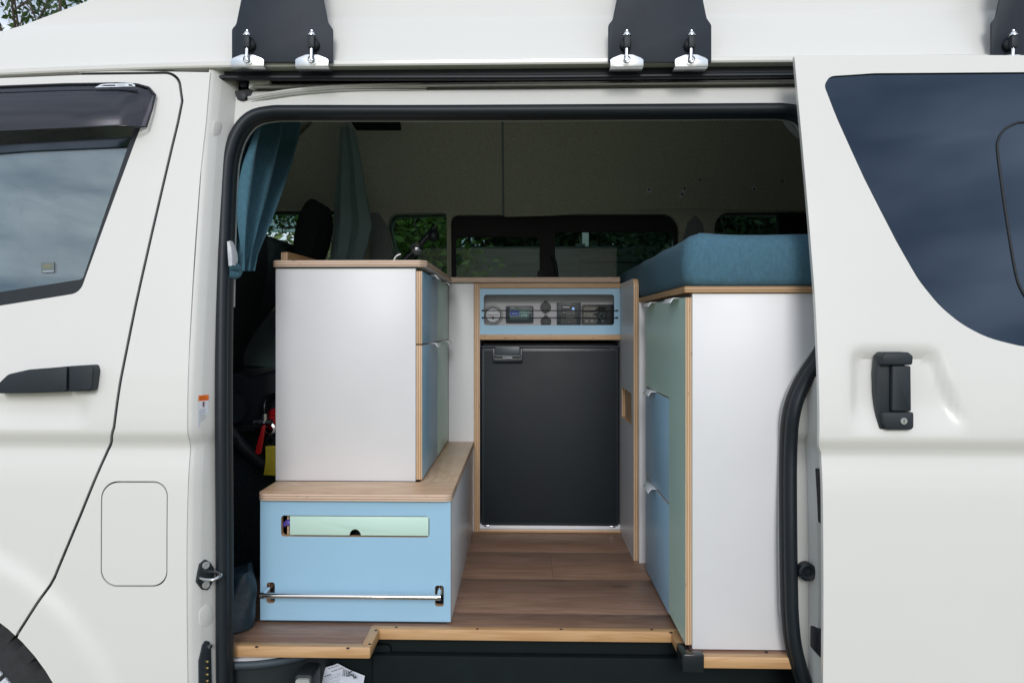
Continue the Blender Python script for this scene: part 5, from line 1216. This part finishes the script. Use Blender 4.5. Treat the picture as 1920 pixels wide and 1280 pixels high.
sm_ = tube('seam_piping', [v for v in [(x, y, RT+0.012) for x, y in [(X0+0.3+0.03*k, Y0-0.0055) for k in range(36)]]], 0.0016, 'teal_fabric', None, 6); sm_.parent = MT
sm2 = tube('seam_piping', [(X0+0.25+0.03*k, Y0-0.0035+0.001*math.sin(k*1.3), RT+hgt*0.80+0.002*math.sin(k*0.9)) for k in range(38)], 0.0014, 'teal_fabric', None, 6); sm2.parent = MT

# ------------------------------------------------------------------ curtains dividing off the cab
def curtain(name, rows_px, xplane, folds, amp, m, ncol=46, yplane=None, wobble=0.0, ph=0.0):
    bm = bmesh.new(); R_ = []
    pys = [r[0] for r in rows_px]
    for py in np.linspace(pys[0], pys[-1], 44):
        l_ = np.interp(py, pys, [r[1] for r in rows_px]); r_ = np.interp(py, pys, [r[2] for r in rows_px])
        a, b_ = (PX(l_, py, xplane), PX(r_, py, xplane)) if yplane is None else (PY(l_, py, yplane), PY(r_, py, yplane)); row = []
        for k in range(ncol):
            t = k/(ncol-1); q_ = a.lerp(b_, t)
            s = math.sin(t*folds*2*math.pi+ph+0.6*math.sin(py*0.013)); f = (abs(s)**0.8)*(1 if s > 0 else -1)
            if yplane is not None:
                row.append(bm.verts.new((q_.x+0.006*math.cos(t*folds*4*math.pi+ph), yplane+amp*f*(0.45+0.55*(py-pys[0])/(pys[-1]-pys[0])), q_.z))); continue
            row.append(bm.verts.new((xplane+amp*f+wobble*math.sin(py*0.03+t*5), q_.y+0.008*math.cos(t*folds*4*math.pi+ph), q_.z)))
        R_.append(row)
    for a, b_ in zip(R_, R_[1:]):
        for k in range(ncol-1): bm.faces.new([a[k], a[k+1], b_[k+1], b_[k]])
    bmesh.ops.solidify(bm, geom=bm.faces[:], thickness=0.0025)
    return finish(bm, name, m, None, 80)
C1 = thing('curtain', 'teal curtain gathered and tied back against the front door pillar', 'curtain')
rows1 = [(190, 470, 560), (228, 462, 545), (262, 452, 540), (300, 443, 528), (350, 436, 511), (400, 432, 492), (440, 431, 476), (480, 431, 459), (508, 431, 453)]
a = curtain('drape', rows1, -0.660, 2.2, 0.034, 'curtain_fabric', ph=0.8); a.parent = C1
rows1b = [(300, 520, 529), (340, 508, 520), (380, 494, 503), (410, 484, 489)]
b_ = curtain('white_lining', rows1b, -0.672, 0.5, 0.004, 'curtain_lining', 8); b_.parent = C1
tb = curtain('tie_back', [(452, 425, 433), (462, 425, 440), (475, 425, 446), (488, 425, 448), (498, 425, 446)], -0.640, 0.6, 0.006, 'curtain_lining', 14); tb.parent = C1
bm = bmesh.new(); bm_tube(bm, spline([PX(428, 500, -.65), PX(441, 500, -.640), PX(448, 508, -.640), PX(441, 515, -.642), PX(428, 513, -.65)], 5), 0.010, 10, False, (1, 0, 0), 0.008)
finish(bm, 'gathered_hem', 'curtain_fabric', C1, 60)
bm = bmesh.new(); bm_tube(bm, spline([PX(428, 512, -.652), PX(436, 520, -.648), PX(431, 532, -.652)], 4), 0.006, 8, False, (1, 0, 0), 0.003); finish(bm, 'lining_tail', 'curtain_lining', C1, 60)
C2 = thing('curtain', 'grey green curtain hanging straight beside the driver seat', 'curtain')
rows2 = [(238, 640, 661), (242, 639, 665), (300, 635, 678), (360, 629, 688), (420, 625, 700), (450, 622, 694), (500, 618, 680), (620, 612, 668)]
c = curtain('drape', rows2, None, 2.1, 0.030, 'curtain_back', 60, 1.10, ph=2.4); c.parent = C2
tube('curtain_hook', [PY(640, 205, 1.09), PY(651, 226, 1.09), PY(660, 243, 1.095), PY(656, 247, 1.10)], 0.0026, 'steel', C2, 8)
hk_ = PY(640, 205, 1.09); tube('curtain_rail', [(hk_.x, 0.10, hk_.z), (hk_.x, 1.235, hk_.z)], 0.006, 'steel', C2, 8)

# ------------------------------------------------------------------ bottle with lever valve behind the cabinet
yv = 0.26
BO = thing('gas_bottle', 'red bottle with red lever valve, black hose and yellow tag beside the white cabinet', 'bottle', loc=(-0.675, 0.35, 0.415))
rc_ = PY(514, 788, yv+0.02)
att(lathe('bottle_body', [(0.0, 0.0), (0.012, 0.0), (0.014, 0.01), (0.030, 0.02), (0.034, 0.04), (0.034, 0.26), (0.02, 0.28), (0, 0.28)], (rc_.x, yv+0.01, 0.449), 'red', None, 'y'), BO)
vc = PY(497, 792, yv-0.01)
att(lathe('valve_body', [(0.010, -0.03), (0.010, -0.012), (0.013, -0.012), (0.013, 0.0), (0.009, 0.0), (0.009, 0.02)], vc, 'steel', None, 'x', 8), BO)
att(lathe('valve_nut', [(0.008, -0.004), (0.008, 0.006), (0.0085, 0.007), (0.0085, 0.024), (0.006, 0.026)], PY(497, 790, yv-0.01), 'zinc', None, 'z', 8), BO)
lv = rounded([XZ(a, b_, yv-0.03) for a, b_ in ((493, 796), (499, 797), (490, 851), (479, 850), (481, 838))], [.001, .001, .006, .006, .002], 4)
lvo = att(prism('lever', lv, 'xz', yv-0.034, yv-0.026, 'red', None, bevel=0.002), BO)
tube('hose', spline([PY(496, 775, yv-.01), PY(496, 762, yv-.01), PY(499, 750, yv), PY(508, 744, yv+.03), PY(528, 742, yv+.08)], 5), 0.010, 'plastic_gloss', None, 12); att(bpy.data.objects['hose'], BO)
att(tube('fitting', [PY(478, 801, yv), PY(490, 801, yv)], 0.009, 'chrome', None, 10), BO); att(tube('braided_hose', spline([PY(478, 801, yv), PY(462, 803, yv+.02), PY(448, 812, yv+.05), PY(440, 830, yv+0.02)], 4), 0.010, 'carpet', None, 10), BO)
att(lathe('outlet', [(0.010, -0.012), (0.016, -0.010), (0.016, 0.0)], PY(508, 803, yv), 'zinc', None, 'y', 16), BO)
rg = PY(507, 826, yv-.02); att(tube('tag_ring', [(rg.x+0.010*math.cos(t), rg.y, rg.z+0.012*math.sin(t)) for t in np.linspace(0, 2*math.pi, 18, endpoint=False)], 0.001, 'steel', None, 6, True), BO)
bm = bmesh.new(); tl = [(497, 836), (520, 834), (520, 891), (494, 890)]
NT = 8; rws = []
for i in range(NT+1):
    t = i/NT; a = PY(497.5+(-3.5)*t+2.2*math.sin(t*math.pi), 836+54*t, yv-0.02-0.01*math.sin(t*3)); b_ = PY(521, 835+56*t, yv-0.02-0.01*math.sin(t*3)); rws.append((bm.verts.new(a), bm.verts.new(b_)))
for (a, b_), (c, d) in zip(rws, rws[1:]): bm.faces.new([a, b_, d, c])
bmesh.ops.solidify(bm, geom=bm.faces[:], thickness=0.0012)
tg_ = att(finish(bm, 'yellow_tag', 'yellow', None, 60), BO)
mat('tag_print', (0.22, 0.18, 0.02), 0.6, var=0)
bm = bmesh.new()
for i in range(11):
    t = .12+i*.075; a = PY(500.5-3.0*t+2*math.sin(t*math.pi), 836+54*t, yv-0.0225-0.01*math.sin(t*3)); b_ = PY(516, 835.5+55*t, yv-0.0225-0.01*math.sin(t*3)); n_ = 6
    for k in range(n_):
        p0 = a.lerp(b_, k/n_); p1 = a.lerp(b_, (k+.65)/n_); dz = Vector((0, 0, -0.0014)); quad(bm, [p0, p1, p1+dz, p0+dz])
sub(finish(bm, 'tag_lettering', 'tag_print', None), tg_)

# ------------------------------------------------------------------ loose things by the step
BG = thing('bag', 'dark blue crumpled bag on the floor between bench and door seal', 'bag', loc=(-0.70, 0.0, 0.0))
bm = bmesh.new(); NA, NH = 20, 12; rg_ = []
for i in range(NH+1):
    t = i/NH; z = 0.004+0.132*t; rr = []
    for k in range(NA):
        a = 2*math.pi*k/NA; n_ = 0.12*math.sin(a*3+t*4)+0.09*math.sin(a*5-t*7); wv = (1.0-0.35*t*t+n_*t)
        rr.append(bm.verts.new((-0.693+0.062*wv*math.cos(a)+0.012*t, -0.035+0.05*wv*math.sin(a)+0.02*t, z+0.010*math.sin(a*2+1)*t)))
    rg_.append(rr)
for a, b_ in zip(rg_, rg_[1:]):
    for k in range(NA): bm.faces.new([a[k], a[(k+1) % NA], b_[(k+1) % NA], b_[k]])
bm.faces.new(rg_[0][::-1]); tp_ = bm.verts.new((-0.68, -0.02, 0.128))
for k in range(NA): bm.faces.new([rg_[-1][k], rg_[-1][(k+1) % NA], tp_])
att(finish(bm, 'bag_body', 'bag', None, 70), BG)
att(tube('bag_strap', spline([(-0.715, -0.085, 0.01), (-0.725, -0.092, 0.06), (-0.70, -0.09, 0.11), (-0.668, -0.06, 0.13)], 5), 0.004, 'black', None, 8, ry=0.011), BG)
att(box('bag_label', -0.745, -0.712, -0.098, -0.094, 0.003, 0.012, 'sticker'), BG)
# tub under the nose of the floor
c = Vector((-0.63, 0.045, -0.34)); rr = 0.20
BN = thing('tub', 'round black tub with white liner and grey latch under the floor edge', 'tub', loc=c)
zr = PY(470, 1252, -0.17).z-c.z
zr = -0.033-c.z
bm = bmesh.new(); bm_lathe(bm, [(0.0, 0.0), (0.165, 0.0), (0.172, 0.006), (rr-0.008, zr-0.03), (rr-0.006, zr-0.015), (rr-0.014, zr-0.012), (rr-0.02, zr-0.03), (0.16, 0.012), (0, 0.012)], c, 'z', 48); att(finish(bm, 'tub_body', 'bin', None, 40), BN)
bm = bmesh.new(); bm_tube(bm, [(c.x+rr*math.cos(t), c.y+rr*math.sin(t), c.z+zr-0.004) for t in np.linspace(0, 2*math.pi, 60, endpoint=False)], 0.0075, 10, True, (0, 0, 1), 0.009); att(finish(bm, 'tub_rim', 'bin_rim', None, 60), BN)
bm = bmesh.new(); bm_lathe(bm, [(0.0, zr+0.004), (rr-0.012, zr+0.005), (rr-0.006, zr+0.002), (rr-0.012, zr-0.006), (0.0, zr-0.006)], c, 'z', 48); att(finish(bm, 'liner', 'bag_liner', None, 50), BN)
# latch on the tub side facing the step
ang = R(-42); lc = c+Vector((rr*math.cos(ang), rr*math.sin(ang), 0))
p = PY(571, 1289, -0.15)
bm = bmesh.new(); bm_prism(bm, rrect(p.x-0.018, p.x+0.013, p.z-0.03, p.z+0.022, 0.006), 'xz', -0.158, -0.148, [rrect(p.x-0.011, p.x+0.007, p.z-0.03+0.006, p.z+0.010, 0.003)]); att(finish(bm, 'latch', 'washer', None, 40, 0.001), BN)
bm = bmesh.new(); bm_prism(bm, rrect(p.x-0.022, p.x+0.017, p.z-0.035, p.z+0.028, 0.008), 'xz', -0.150, -0.080); att(finish(bm, 'latch_mount', 'bin', None, 40, 0.002), BN)
# folded leaflet leaning on the riser
def lf(px, py, y=-0.03): return PY(px, py, y)
LF = thing('leaflet', 'crumpled white printed instruction leaflet standing in the dark step well', 'leaflet', loc=(lf(640, 1290).x, -0.03, -0.34))
bm = bmesh.new()
o_ = [(602, 1253), (624, 1246.5), (633, 1243), (655, 1254.5), (684, 1266), (682, 1277), (681, 1500), (601, 1500)]
ys = [-0.040, -0.034, -0.032, -0.036, -0.028, -0.03, -0.09, -0.10]
vv = [bm.verts.new(lf(a, b_, y)) for (a, b_), y in zip(o_, ys)]
cc = bm.verts.new(lf(645, 1290, -0.046))
for i in range(len(vv)): bm.faces.new([vv[i], vv[(i+1) % len(vv)], cc])
bmesh.ops.solidify(bm, geom=bm.faces[:], thickness=0.0008)
pl_ = att(finish(bm, 'sheet', 'paper', None), LF)
bm = bmesh.new(); rn = random.Random(5)
def tx(px0, py0, px1, py1, h, mi=0):
    n_ = max(3, int((px1-px0)/4)); y = -0.0485
    for k in range(n_):
        t0, t1 = k/n_, (k+rn.uniform(.55, .9))/n_; a = lf(px0+(px1-px0)*t0, py0+(py1-py0)*t0, y); b_ = lf(px0+(px1-px0)*t1, py0+(py1-py0)*t1, y); dz = Vector((0, 0, -h*0.0012)); quad(bm, [a, b_, b_+dz, a+dz], mi)
tx(615, 1252, 634, 1246.5, 1.1); tx(621, 1257.5, 643, 1250, 1.4); tx(608, 1266.5, 622, 1262, 1.6)
for k in range(9): tx(606, 1270.5+k*3.3, rn.uniform(634, 642), 1260.5+k*3.3, 0.8, 1)
for k in range(5):
    a = lf(644+k*3, 1253+k*1.2, -.0485); b_ = lf(642.5+k*3.3, 1267, -.0485); bm_tube(bm, [a, b_], 0.0007, 4)
for a, b_ in (((652, 1262), (660, 1257)), ((658, 1264), (666, 1270)), ((662, 1262), (664, 1272)), ((666, 1266), (668, 1271)), ((650, 1267), (660, 1263))): bm_tube(bm, [lf(*a, -.0485), lf(*b_, -.0485)], 0.0011, 4)
sub(finish(bm, 'print', ['ink', 'ink_grey'], None), pl_)

# ------------------------------------------------------------------ roof rack feet clamped to the gutter
def rack_foot(px0, px1, pys, clamps, label):
    yb_ = -0.132
    t = thing('roof_rack_bracket', label, 'bracket', 'roof rack brackets clamped along the gutter')
    def q_(px, py): return XZ(px, py, yb_)
    wdt = px1-px0; top = -210
    out = [q_(px0, 117), q_(px1, 117), q_(px1, pys+1), q_(px1-9, pys-12), q_(px1-17, pys-52), q_(px1-45, top), q_(px0+45, top), q_(px0+17, pys-52), q_(px0+8, pys-8), q_(px0, pys+1)]
    prism('plate', rounded(out, [.002, .002, .012, .02, .03, .01, .01, .03, .02, .012], 4), 'xz', yb_, yb_+0.006, 'bracket', t, bevel=0.0012)
    box('rack_tie', q_(px0+60, top)[0], q_(px1-60, top)[0], yb_+0.0062, 0.2, q_(px0, top)[1]-0.03, q_(px0, top)[1], 'bracket', t, 0.003)
    for cx in clamps:
        ycl = yb_-0.010; s = lambda a, b_: XZ(a, b_, ycl)
        w_ = 31
        bm = bmesh.new(); bm_prism(bm, rounded([s(cx-w_, 124), s(cx+w_, 124), s(cx+w_, 112), s(cx+w_-5, 108.5), s(cx+11, 102.5), s(cx-11, 102.5), s(cx-w_+5, 108.5), s(cx-w_, 112)], [0, 0, .003, .003, .006, .006, .003, .003], 3), 'xz', ycl, ycl+0.004)
        a, b2 = s(cx-w_, 124), s(cx+w_, 124)
        bm_prism(bm, [(ycl, a[1]+0.0002), (ycl+0.004, a[1]+0.0002), (ycl+0.034, a[1]+0.0005), (ycl+0.034, a[1]-0.0025), (ycl+0.001, a[1]-0.0028)], 'yz', a[0], b2[0])
        cl = finish(bm, 'clamp', 'zinc', t, 35, 0.0006)
        yl_ = ycl-0.010
        A_ = PY(cx-1, 112, yl_); B_ = PY(cx, 62, yl_)
        tube('eye_bolt', [A_, B_], 0.0036, 'chrome', cl, 10)
        bm = bmesh.new(); bm_lathe(bm, [(0.0075, -0.005), (0.0085, -0.003), (0.0085, 0.003), (0.0075, 0.005)], PY(cx-0.5, 112, yl_+0.002), 'y', 14); finish(bm, 'bolt_eye', 'chrome', cl, 40)
        bm = bmesh.new(); c0 = PY(cx, 91, yl_); c1_ = PY(cx, 68, yl_); bm_box(bm, c0.x-0.0068, c0.x+0.0068, yl_-0.0075, yb_+0.001, c0.z, c1_.z)
        finish(bm, 'clamp_block', 'plastic', cl, 35, 0.0022)
        sgn = 1 if cx < 960 else -1
        bm = bmesh.new(); bm_lathe(bm, [(0.0, -0.014), (0.009, -0.014), (0.0125, -0.010), (0.0125, 0.0)], (c0.x+sgn*0.001, yb_, 0.5*(c0.z+c1_.z)-0.001), 'y', 12); finish(bm, 'block_boss', 'black', cl, 40)
        bm = bmesh.new(); p_ = PY(cx, 67.5, yl_); bm_lathe(bm, [(0.0095, 0.0), (0.0095, 0.0016), (0.0068, 0.002), (0.0066, 0.006), (0.0048, 0.0085), (0.003, 0.009), (0.0028, 0.0125), (0.0, 0.013)], p_, 'z', 14); finish(bm, 'dome_nut', 'chrome', cl, 40)
    return t
rack_foot(434.5, 624, 54, (463.5, 584.5), 'dark grey roof rack bracket with two clamps over the front pillar')
rack_foot(1140.5, 1334, 46, (1175.5, 1296.5), 'dark grey roof rack bracket with two clamps above the middle of the door opening')
rack_foot(1859, 2050, 42, (1900, 2010), 'dark grey roof rack bracket above the sliding door window')

# ------------------------------------------------------------------ outside: fence and trees beyond the van
FNY = 6.4
FE = thing('timber_fence', 'weathered grey timber fence of horizontal boards behind the van', 'fence', loc=(0, FNY, GZ))
def PYf(px, py): return PY(px, py, FNY)
ztop = PYf(980, 462).z; nb = 13; bh = (ztop-GZ)/nb; rn = random.Random(9)
fence_me = {}
for sec in range(7):
    xa_ = -9.0+sec*2.4
    for k in range(nb):
        o = box('board', xa_+0.002, xa_+2.396, FNY+rn.uniform(-.012, .008), FNY+0.022, GZ+k*bh+0.0012, GZ+(k+1)*bh-0.0012, 'fence_wood', None); att(o, FE)
    att(box('post', xa_-0.05, xa_+0.05, FNY+0.023, FNY+0.12, GZ, ztop+0.03, 'fence_wood'), FE)
pp = PYf(1103, 430); WP = tag(box('white_post', pp.x-0.035, pp.x+0.035, FNY+0.35, FNY+0.42, GZ, ztop+1.2, 'post_white', None, 0.005), 'white painted post standing just behind the timber fence', 'post')

def tree(name, label, base, height, crown_c, crown_r, nleaf, leaf_len, lm, seed, limbs=9, group='trees beyond the van'):
    rn = random.Random(seed); t = thing(name, label, 'tree', group, loc=base); B = Vector(base); C = Vector(crown_c)
    bm = bmesh.new(); lean = Vector((rn.uniform(-.3, .3), rn.uniform(-.3, .3), 0))
    top = Vector((C.x, C.y, B.z+height*0.85)); pth = [B+Vector((0, 0, -0.05)), B.lerp(top, .25)+lean*.2, B.lerp(top, .55)+lean*.3, top]
    r0 = 0.03+height*(0.006 if height > 5 else 0.016); pth = spline(pth, 5); bm_tube(bm, pth, [r0*(1-0.85*i/(len(pth)-1)) for i in range(len(pth))], 9)
    tips = []
    for k in range(limbs):
        s = pth[int(len(pth)*rn.uniform(.35, .92))]; a = rn.uniform(0, 2*math.pi); e = rn.uniform(.35, 1.0)
        end = C+Vector((crown_r[0]*math.cos(a)*e, crown_r[1]*math.sin(a)*e, crown_r[2]*rn.uniform(-.6, .75))); mid = s.lerp(end, .5)+Vector((rn.uniform(-.15, .15), rn.uniform(-.15, .15), rn.uniform(.05, .35)))
        lp = spline([s, mid, end], 5); rl = r0*rn.uniform(.22, .4); bm_tube(bm, lp, [max(.006, rl*(1-.9*i/(len(lp)-1))) for i in range(len(lp))], 6)
        tips += lp[3:]
        for j in range(5):
            s2 = lp[rn.randrange(3, len(lp))]; e2 = s2+Vector((rn.gauss(0, .35), rn.gauss(0, .35), rn.gauss(0, .3))); l2 = spline([s2, s2.lerp(e2, .5)+Vector((0, 0, .06)), e2], 4); bm_tube(bm, l2, [.008]*3+[.005]*(len(l2)-3), 5); tips += l2[2:]
    att(finish(bm, 'trunk', 'bark', None, 60), t)
    # leaves in clumps around the twig tips plus a thin scatter through the crown
    cl = [tips[rn.randrange(len(tips))]+Vector((rn.gauss(0, .12), rn.gauss(0, .12), rn.gauss(0, .12))) for _ in range(max(40, nleaf//26))]
    V = []; Fc = []
    for i in range(nleaf):
        if rn.random() < 0.9: p = cl[rn.randrange(len(cl))]+Vector((rn.gauss(0, .17), rn.gauss(0, .17), rn.gauss(0, .14)))
        else: p = C+Vector((rn.uniform(-1, 1)*crown_r[0], rn.uniform(-1, 1)*crown_r[1], rn.uniform(-1, 1)*crown_r[2]))
        d = Vector((rn.gauss(0, 1), rn.gauss(0, 1), rn.gauss(-.5, .8))).normalized(); u = d.cross(Vector((rn.gauss(0, 1), rn.gauss(0, 1), rn.gauss(0, 1)))).normalized(); nn = d.cross(u)
        L = leaf_len*rn.uniform(.6, 1.3); W = L*rn.uniform(.16, .26); i0 = len(V)
        V += [p, p+d*L*.45+u*W+nn*W*.3, p+d*L, p+d*L*.45-u*W+nn*W*.3]; Fc += [(i0, i0+1, i0+2), (i0, i0+2, i0+3)]
    me = bpy.data.meshes.new('crown'); me.from_pydata([tuple(v) for v in V], [], Fc); me.materials.append(M[lm]); o = link('crown', me); att(o, t)
    o['kind'] = 'stuff'
    return t
tree('garden_tree', 'slender loose leaved tree rising over the front of the van roof', (-5.2, 7.0, GZ), 6.4, (-5.0, 6.6, 4.1), (2.1, 1.6, 1.7), 4200, 0.085, 'leaf', 1, 16)
tree('garden_tree', 'tall thin crowned tree behind the front of the van, further back than the fence', (-7.5, 11.5, GZ), 8.2, (-7.2, 11.5, 5.6), (2.8, 2.0, 2.2), 3800, 0.11, 'leaf_dark', 2, 14)
tree('garden_tree', 'leafy green tree seen through the driver side window', (-3.1, 5.0, GZ), 3.0, (-3.1, 4.9, 1.6), (1.15, 0.8, 1.05), 13000, 0.075, 'leaf', 3, 16)
tree('garden_tree', 'dark bushy tree seen through the rear quarter window above the mattress', (3.6, 5.2, GZ), 4.4, (3.3, 5.1, 2.0), (1.6, 0.9, 1.5), 20000, 0.075, 'leaf_dark', 4, 16)
tree('garden_tree', 'dense dark shrubby tree seen through the middle window beside the mattress', (1.75, 4.4, GZ), 3.4, (1.55, 4.4, 1.5), (0.85, 0.6, 1.1), 20000, 0.07, 'leaf_dark', 5, 14)
tree('garden_tree', 'small bright leaved tree seen through the little window behind the tap', (-1.25, 4.6, GZ), 2.7, (-1.2, 4.5, 1.55), (0.62, 0.5, 0.8), 4200, 0.085, 'leaf_bright', 6, 10)
tree('garden_tree', 'wide green tree filling the view above the timber fence', (0.2, 9.0, GZ), 5.6, (0.0, 9.0, 3.0), (3.4, 1.4, 2.1), 30000, 0.12, 'leaf_dark', 8, 24)
tree('garden_tree', 'broad dark tree standing furthest back behind the fence and the wide green tree', (2.2, 12.0, GZ), 4.8, (1.4, 12.0, 2.4), (4.2, 1.2, 1.9), 20000, 0.17, 'leaf_dark', 11, 22)
